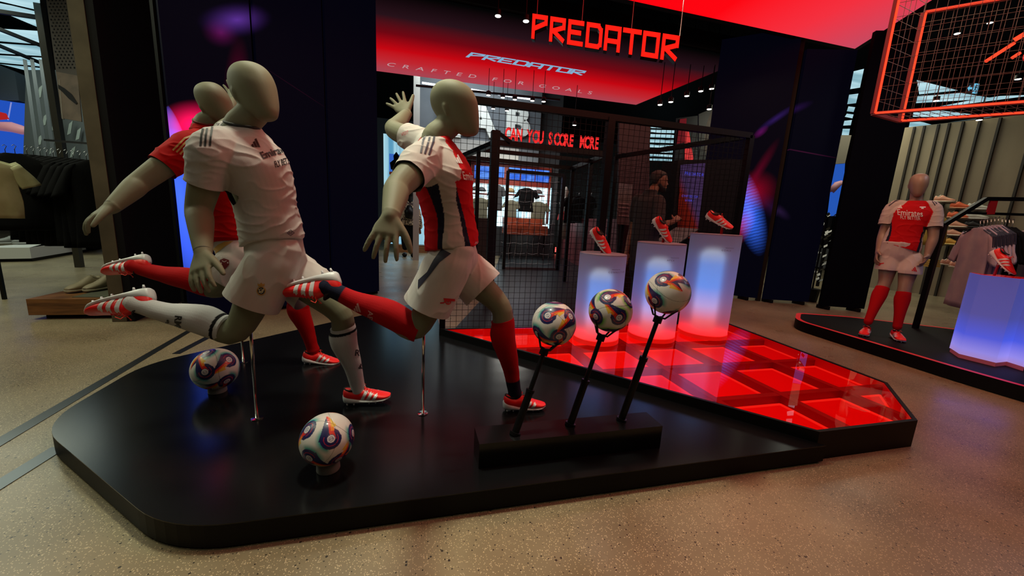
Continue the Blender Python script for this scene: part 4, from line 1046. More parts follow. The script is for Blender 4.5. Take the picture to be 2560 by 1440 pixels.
# ================================================================== KIOSK, NOTICE BOARD, PEOPLE
kb = PZ(1760, 640, 0); kY = 5.0
kt = thing('touch_kiosk', 'black upright kiosk with a dark red touch screen behind the cage mesh', 'kiosk', (PY(1760, 590, kY).x, kY, 0))
q = [PY(1690, 590, kY), PY(1742, 600, kY), PY(1762, 408, kY), PY(1700, 412, kY)]
scm = grad_emis('kiosk_screen', q[0], q[1]+Vector((0, 0, .3)), [(0, (.004, .001, .002)), (1, (.04, .02, .06)), (.35, (.06, .004, .002)), (.75, (.09, .006, .003))])
fr_ = [PY(1684, 596, kY), PY(1850, 612, kY), PY(1862, 398, kY), PY(1694, 400, kY)]
build('cabinet', MB().slab([fr_[0]+Vector((0, 0, -1.0)), fr_[1]+Vector((0, 0, -1.0)), fr_[2], fr_[3]], -.35), BLACKM, kt)
sq = [p+Vector((0, -.012, 0)) for p in q]
me = bpy.data.meshes.new('screen'); me.from_pydata([tuple(p) for p in sq], [], [(0, 1, 2, 3)]); link('screen', me, scm, kt)
BL = emis('kiosk_blue_text', (.05, .06, .55), 1.0)
for s_, px, py, h in (('PREDATOR', 1711, 437, 9), ('CRAFTED FOR', 1704, 492, 6), ('STRIKE', 1712, 503, 7)):
    o0 = PY(px, py, kY-.02); k = h*5.0/950*1.4
    text_on('lettering', s_, frame(o0, (1, 0, 0), (0, -1, 0)) @ Matrix.Scale(1, 4), k, BL, kt)
tb0 = thing('kiosk_table', 'grey sloping shelf at the foot of the kiosk', 'shelf', PY(1700, 590, 4.7))
build('top', MB().slab([PY(1640, 600, 4.6), PY(1690, 612, 4.5), PY(1748, 572, 4.9), PY(1690, 568, 4.95)], -.03), mat('shelf_grey', (.09, .10, .11), .4), tb0)
build('support', MB().slab([PY(1690, 605, 4.62), PY(1760, 625, 4.62), PY(1760, 700, 4.62), PY(1690, 700, 4.62)], -.3), BLACKM, tb0)
nb_ = thing('notice_board', 'pale grey notice board seen through the cage mesh', 'board', PY(1560, 520, 6.2))
build('panel', MB().slab([PY(1540, 560, 6.2), PY(1572, 563, 6.2), PY(1580, 462, 6.2), PY(1546, 458, 6.2)], .02), mat('board_grey', (.11, .10, .11), .6), nb_)
for i in range(4):
    build('text_line', MB().slab([PY(1546, 506+i*10, 6.17), PY(1572, 508+i*10, 6.17), PY(1572, 512+i*10, 6.17), PY(1546, 510+i*10, 6.17)], .004), mat('line_pale', (.25, .22, .24), .6), nb_)
tag(build('banner', MB().slab([PY(1538, 820, 6.4)*1.0, PY(1612, 820, 6.4)*1.0, PY(1622, 300, 6.4), PY(1545, 290, 6.4)], .05), mat('banner_maroon', (.03, .006, .008), .6)), 'dark maroon wall banner behind the cage, left of the man', 'banner')

SKIN = mottle(mat('skin_brown', (.16, .075, .04), .55), (.15, .068, .036), (.18, .085, .046), 12)
def person_man():
    y = 4.35; P = lambda px, py, dy=0: PY(px, py, y+dy)
    t = thing('person', 'man in a dark grey t-shirt with short black hair and beard, reaching to the kiosk', 'person', (P(1610, 640).x, y, 0))
    mb = MB(); fwd = Vector((.9, -.25, -.05)); up = Vector((.04, 0, 1))
    hc = P(1647, 452); secs = []; s = 1.02; o = hc-up*.12
    lat = up.cross(fwd).normalized(); f = fwd.normalized()
    for z, a, b, w_ in [(-.005, .085, .03, .02), (.01, .098, .0, .035), (.035, .101, -.03, .048), (.05, .099, -.05, .055), (.075, .103, -.075, .063), (.11, .100, -.09, .069), (.15, .10, -.098, .074), (.19, .085, -.095, .070), (.215, .055, -.075, .055), (.232, .0, -.03, .02)]:
        secs.append((o+up*z*s+f*(a+b)/2*s, lat*w_*s, f*(a-b)/2*s))
    loft(mb, secs, 4, 28)
    nz = o+up*.10*s+f*.098*s; loft(mb, [(nz+up*.03, lat*.009, f*.008), (nz, lat*.012, f*.018), (nz-up*.018+f*.008, lat*.017, f*.02), (nz-up*.03, lat*.012, f*.008)], 3, 12)
    li = o+up*.045*s+f*.098*s; loft(mb, [(li+up*.012, lat*.018, f*.006), (li+up*.004, lat*.024, f*.011), (li-up*.006, lat*.02, f*.01), (li-up*.016, lat*.012, f*.004)], 3, 10)
    for sg_ in (-1, 1):
        e = o+up*.105*s-f*.005+lat*.07*s*sg_; loft(mb, [(e-up*.028, f*.008, lat*.006), (e, f*.018, lat*.010), (e+up*.028, f*.014, lat*.008)], 3, 10)
        b = o+up*.135*s+f*.09*s+lat*.03*sg_; loft(mb, [(b-lat*.02*sg_, up*.005, f*.006), (b, up*.007, f*.01), (b+lat*.02*sg_, up*.005, f*.006)], 2, 8)
    neck = P(1634, 474); limb(mb, [P(1624, 498), neck, o+up*.05-f*.02], [.075, .058, .055], 3, 20)
    shR = P(1648, 505, -.16); shL = P(1594, 500, .2); elR = P(1646, 566, -.3); wrR = P(1685, 553, -.1); knR = P(1697, 543, -.05)
    elL = P(1580, 575, .25); wrL = P(1567, 630, .18); knL = P(1563, 648, .15)
    limb(mb, [shR, shR.lerp(elR, .5), elR, elR.lerp(wrR, .4), wrR], [.055, .052, .045, .045, .03], 4, 16)
    limb(mb, [shL, shL.lerp(elL, .5), elL, elL.lerp(wrL, .4), wrL], [.055, .05, .043, .042, .03], 4, 16)
    hand(mb, wrR, knR, (.1, -.6, .8), (-.2, .6, .7), 1.0, curl=.75, spread=.1); hand(mb, wrL, knL, (-.5, -1, 0), (1, 0, 0), 1.0, curl=.4)
    remesh('body', mb, .006, 3, SKIN, t)
    # hair and beard
    mb = MB(); k = 1.05; secs = []
    for z, a, b, w_ in [(.075, -.02, -.09, .064), (.11, .0, -.108, .077), (.15, .045, -.114, .083), (.19, .085, -.108, .079), (.215, .075, -.085, .064), (.242, .01, -.04, .028)]:
        secs.append((o+up*z*s+f*(a+b)/2*s, lat*w_*s, f*(a-b)/2*s))
    loft(mb, secs, 4, 24); remesh('hair', mb, .006, 2, mat('hair_black', (.006, .005, .005), .7), t, None, lambda c, n: .003*mnoise.noise(c*60))
    mb = MB(); loft(mb, [(o+up*(-.014)+f*.05, lat*.03, f*.04), (o+up*.01+f*.045, lat*.044, f*.062), (o+up*.035+f*.03, lat*.055, f*.073), (o+up*.05+f*.01, lat*.062, f*.07), (o+up*.10+f*.0, lat*.0705, f*.02)], 3, 22)
    remesh('beard', mb, .005, 2, mat('hair_black', (.006, .005, .005), .7), t)
    # shirt
    ch = P(1616, 560, .02); ws = P(1608, 625, .02); hm = P(1606, 670, .02); la = (shL-shR).normalized(); ff = la.cross(Vector((0, 0, 1))).normalized()
    mb = MB(); loft(mb, [(hm-Vector((0, 0, .05)), la*.19, ff*.13), (ws, la*.19, ff*.135), (ch, la*.205, ff*.13), (P(1620, 508, .02), la*.19, ff*.11), (P(1624, 488, .02), la*.11, ff*.08), (P(1628, 474, 0), la*.072, ff*.07)], 4, 30)
    limb(mb, [shR.lerp(shL, .2), shR, shR.lerp(elR, .75)], [.07, .075, .07], 4, 18); limb(mb, [shL.lerp(shR, .2), shL, shL.lerp(elL, .6)], [.07, .072, .068], 4, 18)
    remesh('t_shirt', mb, .009, 3, bump(mat('tshirt_grey', (.018, .019, .02), .85), 200, .2, .003), t, None, wrinkles(.005, 8, (1, 1, 1.6), 2))
    mb = MB(); foot = .0
    for d, lx in ((.1, .09), (-.09, -.09)):
        hp = hm+la*lx-Vector((0, 0, .05)); limb(mb, [hm+la*lx, hp, Vector((hp.x+.02, hp.y, .5)), Vector((hp.x-.02, hp.y, .12))], [.1, .1, .075, .06], 4, 18)
    remesh('trousers', mb, .012, 2, mat('trousers_dark', (.008, .009, .012), .8), t)
    for lx in (.09, -.09):
        c = hm+la*lx; build('shoe', MB().tube([(c.x-.08, c.y, .06), (c.x, c.y, .065), (c.x+.12, c.y-.04, .05), (c.x+.19, c.y-.06, .045)], [.045, .05, .045, .03], 14), BLACK, t, smooth=True)
person_man()
FLOR = mottle(mat('floral_fabric', (.2, .15, .1), .8), (.03, .015, .012), (.42, .34, .22), 22, 2, .42, .56)
def person_back():
    y = 11.6; P = lambda px, py, dy=0: PY(px, py, y+dy)
    t = thing('person', 'woman seen from behind in a patterned jacket and black trousers with a black backpack', 'person', (P(1020, 628).x, y, 0))
    mb = MB(); hd = P(1026, 486); head(mb, hd, (0, 0, 1), (0, 1, 0), .95, False); limb(mb, [P(1024, 520), hd], [.06, .055])
    for sx in (-1, 1):
        limb(mb, [P(1022+sx*16, 512), P(1022+sx*24, 545), P(1022+sx*27, 575)], [.06, .045, .03]); hand(mb, P(1022+sx*27, 572), P(1022+sx*27.5, 580), (0, -1, 0), (-sx, 0, 0), 1.0)
    remesh('body', mb, .012, 2, SKIN, t)
    mb = MB(); head(mb, hd+Vector((0, -.02, .01)), (0, 0, 1), (0, 1, 0), 1.08, False); limb(mb, [hd, hd-Vector((0, .05, .22))], [.09, .07]); remesh('head_scarf', mb, .012, 2, BLACKM, t)
    mb = MB(); loft(mb, [(P(1022, 562), Vector((.34, 0, 0)), Vector((0, .2, 0))), (P(1023, 535), Vector((.27, 0, 0)), Vector((0, .17, 0))), (P(1024, 512), Vector((.21, 0, 0)), Vector((0, .13, 0))), (P(1025, 503), Vector((.1, 0, 0)), Vector((0, .09, 0)))], 4, 26)
    for sx in (-1, 1): limb(mb, [P(1022+sx*12, 512), P(1022+sx*21, 535), P(1022+sx*26, 566)], [.1, .11, .09])
    remesh('jacket', mb, .014, 3, FLOR, t, None, wrinkles(.012, 5, (1, 1, 1.5), 3))
    mb = MB(); 
    for sx in (-1, 1): limb(mb, [P(1022+sx*8, 560), P(1022+sx*10, 592), P(1022+sx*9, 618)], [.14, .11, .09])
    remesh('trousers', mb, .014, 2, BLACKM, t)
    build('backpack', MB().tube([P(1024, 515, -.2), P(1023, 530, -.25), P(1022, 545, -.22)], [.07, .13, .1], 14), BLACK, t, smooth=True)
    for sx in (-1, 1): c = P(1022+sx*10, 622); build('shoe', MB().tube([(c.x, c.y-.1, .06), (c.x, c.y, .07), (c.x+sx*.05, c.y+.14, .05)], [.06, .065, .04], 12), BLACK, t, smooth=True)
person_back()

# ================================================================== STORE AT THE BACK
SY = 12.6
def PS(px, py, dy=0.0): return PY(px, py, SY+dy)
def pquad(x0, y0, x1, y1, dy=0.0, sl=.035):   # near-rectangular board following the tilt of the view
    return [PS(x0, y1, dy), PS(x1, y1+(x1-x0)*sl, dy), PS(x1, y0+(x1-x0)*sl, dy), PS(x0, y0, dy)]
def board(name, px, m, par, dy=0.0, th=.04, sl=.085):
    x0, y0, x1, y1 = px; a = PS(x0, y1, dy); b = PS(x1, y1+(x1-x0)*sl, dy); zt_ = PS(x0, y0, dy).z; zb = a.z; 
    return build(name, MB().box((a.x, SY+dy, zb), (b.x, SY+dy+th, zt_)), m, par)
def streak(name, c1, c2, sc, strength):
    m = bpy.data.materials.new(name); m.use_nodes = True; N, L = nt(m); N.remove(N['Principled BSDF'])
    tc = N.new('ShaderNodeTexCoord'); mp = N.new('ShaderNodeMapping'); mp.inputs['Scale'].default_value = sc
    t = N.new('ShaderNodeTexNoise'); t.inputs['Scale'].default_value = 1; t.inputs['Detail'].default_value = 3; r = N.new('ShaderNodeValToRGB')
    r.color_ramp.elements[0].position = .38; r.color_ramp.elements[1].position = .62; r.color_ramp.elements[0].color = (*c1, 1); r.color_ramp.elements[1].color = (*c2, 1)
    e = N.new('ShaderNodeEmission'); e.inputs[1].default_value = strength
    L.new(tc.outputs['Object'], mp.inputs[0]); L.new(mp.outputs[0], t.inputs['Vector']); L.new(t.outputs['Fac'], r.inputs[0]); L.new(r.outputs[0], e.inputs[0]); L.new(e.outputs[0], N['Material Output'].inputs[0]); return m
LIT = streak('backlit_panel', (.25, .42, .5), (.8, .95, .95), (9, 1, .5), 2.0)
SKY = streak('blue_screen', (.03, .12, .65), (.12, .3, .9), (2.5, 1, 5), 1.2)
REDF = mat('red_shelf_frame', (.22, .02, .01), .5)
sw = thing('backlit_shelf_wall', 'bright backlit clothing wall with blue screens on top, seen through the cage', 'shelving', (PS(1280, 560).x, SY, 0))
board('backlit_panel', (1176, 455, 1372, 562), LIT, sw)
board('red_fascia', (1176, 400, 1376, 456), REDF, sw, -.03)
for x0, y0, x1, y1 in ((1186, 413, 1222, 445), (1238, 416, 1260, 442), (1271, 418, 1299, 448), (1303, 421, 1336, 451), (1339, 424, 1372, 454)): board('screen', (x0, y0, x1, y1), SKY, sw, -.08, .03)
for x0, x1, y in ((1180, 1218, 481), (1264, 1300, 484), (1333, 1362, 487)): board('shelf', (x0, y, x1, y+3), REDF, sw, -.35, .3)
for x in (1262, 1366): board('upright', (x, 446, x+4, 560), REDF, sw, -.12, .06)
struct('wall_back_3', MB().box((PS(1100, 400).x, SY+.06, 0), (PS(1400, 400).x, SY+.16, 5.5)), mat('store_wall', (.05, .055, .06), .8))
# hanging clothes
def garment(name, c, wdt, hgt, yaw, m, label, cat='garment', group=None, stripes=None, sleeves=True, th=.05):
    t = thing(name, label, cat, c, group); c = Vector(c); la = Vector((math.cos(yaw), math.sin(yaw), 0)); fn = Vector((-la.y, la.x, 0)); Z = Vector((0, 0, 1)); mb = MB()
    rnd = random.random()*9
    def s_(z, w_, d): return (c-Z*z+la*.01*math.sin(z*14+rnd), la*w_, fn*d)
    h = hgt; w_ = wdt/2
    loft(mb, [s_(0, w_*.28, th*.5), s_(.03*h, w_*.5, th*.6), s_(.09*h, w_*.92, th*.8), s_(.16*h, w_*.98, th), s_(.35*h, w_*.9, th), s_(.7*h, w_*.9, th*1.1), s_(h, w_*.95, th*1.2)], 3, 22, .8)
    if sleeves:
        for sx in (-1, 1):
            a = c-Z*.08*h+la*w_*.8*sx; b = c-Z*.42*h+la*w_*1.28*sx
            loft(mb, [(a, la*.05+Z*.03, fn*th*.8), (a.lerp(b, .6), la*.07+Z*.03, fn*th*.9), (b, la*.075+Z*.03, fn*th*.95)], 3, 14)
    for i, v in enumerate(mb.v):
        q = Vector(v); k = .012*math.sin(q.dot(la)*70+rnd+q.z*4); mb.v[i] = tuple(q+fn*k*min(1, max(0, (c.z-q.z)/h*1.6)))
    build('fabric', mb, m, t, smooth=True)
    if stripes:
        for sx in (-1, 1):
            for k in (-1, 0, 1):
                a = c-Z*(.03*h-.006)+la*(w_*.38)*sx+fn*k*th*.5; b = c-Z*(.115*h-.012)+la*(w_*1.02)*sx+fn*k*th*.6; d2 = b+la*.04*sx-Z*.12*h
                build('shoulder_stripe', MB().tube([a, b, d2], .006, 5), stripes, t)
    build('hanger', MB().tube([c+Z*.0, c+Z*.05, c+Z*.085+la*.015, c+Z*.10, c+Z*.085-la*.015], .0035, 5), STEEL, t)
    return t
OLV = mat('olive_cotton', (.13, .13, .085), .85); BLKF = mat('black_fabric', (.0035, .0035, .004), .9, spec=.1); GRYF = mat('grey_fabric', (.04, .042, .045), .85)
for px, py, w_, h, m, lab in ((1318, 470, .58, .75, BLKF, 'black jacket hanging at the centre of the backlit wall'), (1243, 462, .4, .8, GRYF, 'dark grey jacket on the backlit wall behind the left lane post'), (1200, 494, .55, .7, OLV, 'olive top hanging at the left of the backlit wall'), (1278, 500, .42, .62, OLV, 'narrow olive top left of the black jacket'), (1347, 504, .55, .75, OLV, 'olive top right of the black jacket')):
    garment('hanging_garment', PS(px, py, -.45), w_, h, 0, m, lab, 'top', None)
for px, py, col, lab in ((1190, 476, (.1, .09, .08), 'small dark cap on the upper left shelf'), (1204, 478, (.06, .07, .08), 'dark shoes on the upper left shelf'), (1276, 480, (.3, .2, .08), 'tan shoes on the shelf left of the black jacket'), (1346, 484, (.08, .06, .06), 'brown cap on the shelf right of the black jacket')):
    c = PS(px, py, -.35); tag(build('shelf_item', MB().rings([[(c.x+a*math.cos(2*PI*k/12)*.14, c.y+a*math.sin(2*PI*k/12)*.09, c.z+z) for k in range(12)] for a, z in ((1, 0), (1, .04), (.7, .1), (.3, .13))]), mat('item_%d' % px, col, .7), smooth=True), lab, 'accessory')
# bench and rug
bn = thing('leather_bench', 'low orange brown leather bench in front of the backlit wall', 'bench', PS(1315, 600, -1.2))
a = PY(1268, 580, 11.3); b = PY(1370, 590, 11.3); LEA = mottle(mat('orange_leather', (.25, .05, .02), .4), (.20, .035, .015), (.34, .07, .03), 6)
zb = PY(1268, 585, 11.3).z
for i in range(3):
    x0 = a.x+(b.x-a.x)*i/3; x1 = a.x+(b.x-a.x)*(i+1)/3-.02
    build('seat_cushion', MB().box((x0, 11.3, zb), (x1, 12.0, zb+.28)), LEA, bn); build('back_cushion', MB().box((x0, 11.85, zb+.28), (x1, 12.05, zb+.5)), LEA, bn)
for x in (a.x+.1, b.x-.1): build('leg', MB().box((x, 11.4, .02), (x+.05, 11.45, zb)), BLACK, bn)
r_ = [PZ(1262, 628, .01), PZ(1392, 628, .01), PZ(1385, 604, .01), PZ(1262, 600, .01)]
tag(build('rug', MB().prism([(p.x, p.y) for p in r_], .004, .02), mottle(mat('mossy_rug', (.1, .1, .06), .9), (.05, .06, .02), (.22, .19, .12), 3)), 'mottled green and grey rug under the leather bench', 'rug')
# goal with net
GY = 9.2
gl = thing('football_goal', 'black goal frame with a pale net at the end of the lane', 'goal', (PY(1325, 630, GY).x, GY, 0))
gx0 = PY(1262, 600, GY).x; gx1 = PY(1398, 600, GY).x; gz = PY(1330, 432, GY).z
build('post', MB().bar((gx0, GY, 0), (gx0, GY, gz), .07), BLACK, gl); build('post', MB().bar((gx1, GY, 0), (gx1, GY, gz), .09), BLACK, gl)
build('crossbar', MB().bar((gx0, GY, gz), (gx1, GY, gz), .08), BLACK, gl); build('ground_bar', MB().bar((gx0, GY, .05), (gx1, GY, .05), .05), STEEL, gl)
net = MB()
for i in range(9):
    x = gx0+(gx1-gx0)*(i+.5)/9; net.tube([(x+.02*math.sin(z*9+i), GY+.5-.25*z/gz, z) for z in np.linspace(0.05, gz, 12)], .003, 4, False)
for j in range(9):
    z = gz*(j+.5)/9; net.tube([(x, GY+.5-.25*z/gz, z-.03*abs(math.sin((x-gx0)*9))) for x in np.linspace(gx0, gx1, 24)], .003, 4, False)
build('net', net, mat('net_cord', (.5, .5, .5), .7), gl, kind='stuff')
fp = PZ(1392, 634, 0); fl_ = thing('floor_spotlight', 'small floor lamp glowing red at the far right end of the lane', 'lamp', fp)
build('housing', MB().box((fp.x-.12, fp.y, 0), (fp.x+.12, fp.y+.1, .28)), BLACK, fl_); build('lens', MB().box((fp.x-.09, fp.y-.01, .06), (fp.x+.09, fp.y, .25)), emis('lamp_red', (1, .12, .1), 1.6), fl_)
# dark side counter left of lane
c0 = PZ(1190, 700, 0); c1 = PZ(1216, 706, 0); hz = PY(1200, 545, c0.y).z
tag(build('counter', MB().box((c0.x, c0.y, 0), (c1.x+.05, c0.y+.9, hz)), mat('counter_grey', (.035, .036, .038), .6)), 'dark grey counter left of the lane, behind the cage mesh', 'counter')
# grey wall with big letters, lit column
bw = thing('letter_wall', 'grey wall block with huge white letters above the back store', 'wall', (PY(1170, 400, 13).x, 13, 2.5))
LY = 12.2
a = PY(1044, 230, LY); b = PY(1352, 420, LY)
build('panel', MB().box((a.x, LY, PY(1200, 398, LY).z), (PY(1352, 300, LY).x, LY+.1, 5.5)), mottle(mat('wall_block_grey', (.10, .115, .13), .8), (.085, .10, .115), (.12, .135, .15), 1), bw)
LTR = mat('big_letter_white', (.55, .58, .55), .6)
for ch, px, py, k in (('L', 1090, 333, 1.25), ('A', 1163, 333, 1.25), ('B', 1262, 335, 1.22)):
    vs, fs = text_mesh(ch, k, bold=.06, extrude=.06); o0 = PY(px, py, LY-.09)
    me = bpy.data.meshes.new('big_letter'); me.from_pydata([(o0.x+v[0]*1.1, o0.y-v[2], o0.z+v[1]) for v in vs], [], fs); link('big_letter', me, LTR, bw)
build('lower_band', MB().box((a.x+.3, LY-.05, PY(1200, 392, LY).z), (PY(1300, 300, LY).x, LY+.02, PY(1200, 352, LY).z)), mat('band_pale', (.30, .30, .28), .7), bw)
col_ = PY(1040, 400, 10.8); tag(build('column', MB().box((col_.x-.07, 10.8, 0), (col_.x+.09, 10.95, 5.5)), mat('column_pale', (.35, .35, .32), .7)), 'pale narrow column beside the big letter wall', 'column')
# bright wall left of the lane with small photo screen
b0 = thing('light_wall', 'bright bluish lit wall panel behind the person with the backpack', 'wall', PY(1000, 480, 13.4))
x0 = PY(960, 500, 13.4).x; x1 = PY(1100, 500, 13.4).x
build('panel', MB().box((x0, 13.4, PY(1000, 610, 13.4).z), (x1, 13.5, PY(1000, 338, 13.4).z)), streak('light_wall_glow', (.10, .32, .5), (.45, .75, .85), (6, 1, .15), 1.0), b0)
build('screen', MB().box((PY(973, 400, 13.3).x, 13.3, PY(973, 428, 13.3).z), (PY(1012, 400, 13.3).x, 13.36, PY(973, 384, 13.3).z)), emis('photo_blue', (.04, .14, .55), .9), b0)
o0 = PY(991, 424, 13.27); build('silhouette', MB().rings([[(o0.x+r*math.cos(2*PI*k/14), 13.27, o0.z+z+.02*math.sin(2*PI*k/14)) for k in range(14)] for r, z in ((.17, 0), (.2, .2), (.08, .3), (.09, .42), (.02, .52))]), BLACKM, b0)
build('red_strip', MB().box((PY(973, 400, 13.3).x, 13.27, PY(973, 436, 13.3).z), (PY(1012, 400, 13.3).x, 13.33, PY(973, 429, 13.3).z)), REDF, b0)
wh = PY(980, 610, 13); tag(build('wooden_bench', MB().box((PY(985, 610, 12.9).x, 12.9, 0), (PY(1075, 610, 12.9).x, 13.3, .25)), WOOD), 'low pale wooden bench at the foot of the bright wall', 'bench')

# ceiling light fittings
SPM = emis('spot_lens', (1.0, .97, .86), 6.0)
def spot(px, py, d, label='small round spotlight', size=.055):
    p = PD(px, py, d); t = thing('spotlight', label, 'spotlight', p, 'ceiling spotlights')
    build('can', MB().lathe(p, [(size*1.1, .0), (size*1.1, size*1.6), (size*.5, size*2.0)], 14), BLACK, t, smooth=True, sharp=40)
    build('lens', MB().lathe(p, [(size*.95, -.004), (size*.95, .0)], 14), SPM, t)
    build('stem', MB().bar(p+Vector((0, 0, size*2)), Vector((p.x, p.y, 5.6 if py > 60 else 5.6)), .010), BLACK, t); return t
def rowlab(i, n, where): return ['leftmost', 'second', 'third', 'fourth', 'fifth', 'sixth', 'seventh', 'eighth'][i] + ' spotlight from the left ' + where
for i, (px, py) in enumerate(((1221, 238), (1257, 244), (1287, 249), (1331, 252), (1359, 254))): spot(px, py, 8.2, rowlab(i, 5, 'in the track row below the far red canopy'), .045)
for i, (px, py) in enumerate(((1233, 272), (1267, 277), (1436, 313))): spot(px, py, 9, rowlab(i, 3, 'of the lower three in front of the letter wall'), .045)
for i, (px, py) in enumerate(((1650, 262), (1677, 255), (1717, 240), (1752, 228), (1779, 222), (1808, 209), (1773, 273))): spot(px, py, 7.5, rowlab(i, 7, 'below the right edge of the far red canopy'), .045)
for i, (px, py) in enumerate(((1245, 40), (1315, 53))): spot(px, py, 5.2, rowlab(i, 2, 'hanging above the hanging red letters'), .042)
for i, (px, py) in enumerate(((2393, 84), (2475, 57), (2545, 198), (2448, 300), (2340, 252))): spot(px, py, 6.5, rowlab(i, 5, 'seen through the neon grid box at top right'), .04)
ll = thing('strip_light', 'long thin white strip light under the far canopy edge', 'strip light', PD(1180, 230, 8.6))
for x0, y0, x1, y1 in ((1055, 207, 1102, 214), (1178, 224, 1216, 231), (1228, 232, 1250, 236), (1262, 238, 1280, 241), (1292, 243, 1328, 248)):
    build('tube', MB().bar(PD(x0, y0, 8.6), PD(x1, y1, 8.7), .035), emis('strip_white', (.85, .9, 1), 3), ll)
tk_ = thing('light_track', 'black ceiling track carrying spotlights under the canopy', 'track', PD(1200, 220, 8.3)); build('rail', MB().bar(PD(1040, 214, 8.3), PD(1400, 250, 8.5), .04), BLACK, tk_)
# skylight grids (glowing ceiling panels)
SKL = streak('skylight_panel', (.18, .34, .40), (.40, .60, .66), (.5, 2.5, 1), 1.25)
def skylight(quads, z, label, par_c):
    t = thing('luminous_ceiling', label, 'ceiling light', par_c)
    for q in quads:
        P4 = [PZ(*p, z) for p in q]; me = bpy.data.meshes.new('light_panel'); me.from_pydata([tuple(p) for p in P4], [], [(0, 1, 2, 3)]); link('light_panel', me, SKL, t)
    return t
def rows(xl, xr, tops): return [[(xl(y0), y0), (xr(y0), y0+2), (xr(y1), y1+2), (xl(y1), y1)] for y0, y1 in tops]
skylight(rows(lambda y: 1622+(405-y)*.05, lambda y: 1688-(y-300)*.08, ((313, 320), (324, 331), (335, 343), (348, 356), (361, 368), (373, 380), (385, 391), (396, 401))), 4.3, 'pale luminous ceiling slats seen through the cage above the man', PZ(1650, 350, 4.3))
skylight([[(1176, 378), (1370, 392), (1372, 386), (1205, 374)], [(1190, 388), (1368, 400), (1368, 395), (1190, 383)], [(1300, 374), (1376, 381), (1376, 373), (1310, 369)]], 3.6, 'pale bluish luminous ceiling slats above the backlit clothing wall', PZ(1280, 385, 3.6))
# posters behind the cage right
pt = thing('poster', 'tall dark poster with a big pale face turned sideways', 'poster', PY(1785, 330, 8.6))
PYY = 8.6
build('sheet', MB().slab([PY(1745, 480, PYY), PY(1806, 482, PYY), PY(1812, 258, PYY), PY(1745, 286, PYY)], .03), mat('poster_dark', (.012, .014, .02), .5), pt)
fc = PY(1790, 335, PYY-.03)
build('face', MB().add([(fc.x+.33*math.cos(a)*(1 if math.cos(a) < 0 else .3), PYY-.03, fc.z+.68*math.sin(a)) for a in np.linspace(0, 2*PI, 28, endpoint=False)], [tuple(range(28))]), mottle(mat('poster_skin', (.16, .12, .10), .6), (.09, .065, .055), (.2, .15, .12), 3), pt)
p2 = thing('poster', 'narrow poster with a bright red and salmon runner shape', 'poster', PY(1710, 350, 8.4))
build('sheet', MB().slab([PY(1683, 470, 8.4), PY(1742, 472, 8.4), PY(1742, 290, 8.4), PY(1690, 296, 8.4)], .03), mat('poster_blue_dark', (.02, .03, .05), .5), p2)
build('figure', MB().slab([PY(1712, 410, 8.37), PY(1735, 410, 8.37), PY(1722, 330, 8.37), PY(1712, 300, 8.37)], .01), emis('poster_red', (.7, .05, .05), .8), p2)
build('figure', MB().slab([PY(1692, 360, 8.36), PY(1712, 356, 8.36), PY(1716, 296, 8.36), PY(1700, 298, 8.36)], .01), emis('poster_deep_red', (.2, .015, .02), .6), p2)
p3 = thing('screen', 'magenta and red striped screen partly hidden by the man', 'screen', PY(1672, 505, 7.4))
build('display', MB().slab([PY(1655, 560, 7.4), PY(1686, 562, 7.4), PY(1688, 465, 7.4), PY(1660, 463, 7.4)], .03), streak('magenta_screen', (.4, .005, .05), (.8, .03, .12), (9, 1, .4), .9), p3)
dl = thing('led_dash_panel', 'dark panel with rows of tiny white light dashes', 'panel', PY(1825, 400, 6.9))
build('board', MB().slab([PY(1795, 450, 6.9), PY(1858, 452, 6.9), PY(1862, 350, 6.9), PY(1797, 352, 6.9)], .03), BLACKM, dl)
DS = emis('dash_white', (.5, .55, .65), .8)
for j in range(8):
    for i in range(5):
        x = 1800+i*12; y = 366+j*9-i*.6; build('dash', MB().slab([PY(x, y+1.2, 6.87), PY(x+7, y+.9, 6.87), PY(x+7, y, 6.87), PY(x, y+.3, 6.87)], .005), DS, dl)
# racks of dark clothes beyond the maroon wall
for i, (px, w_) in enumerate(((1428, .5), (1447, .5), (1478, .35))):
    garment('hanging_garment', PY(px, 490, 10.2), w_, .75, .5, BLKF, ['dark top hanging beyond the lane wall, nearest the goal', 'dark top hanging beyond the lane wall, second from the goal', 'dark top hanging beyond the lane wall, farthest right'][i], 'top')
mn = thing('mannequin', 'distant mannequin torso in black with a red skirt right of the goal', 'mannequin', PY(1412, 560, 10.6))
p = PY(1412, 520, 10.6); build('body', MB().lathe((p.x, p.y, p.z-.9), [(.12, 0), (.16, .5), (.14, .8), (.17, 1.05), (.06, 1.2), (.05, 1.26), (.09, 1.36), (.02, 1.5)], 16), mat('mannequin_pale', (.3, .3, .27), .6), mn, smooth=True)
build('pole', MB().bar((p.x, p.y, 0), (p.x, p.y, p.z-.8), .03), STEEL, mn); build('skirt', MB().lathe((p.x, p.y, p.z-.35), [(.2, 0), (.15, .25)], 14), mat('skirt_red', (.45, .02, .02), .7), mn)

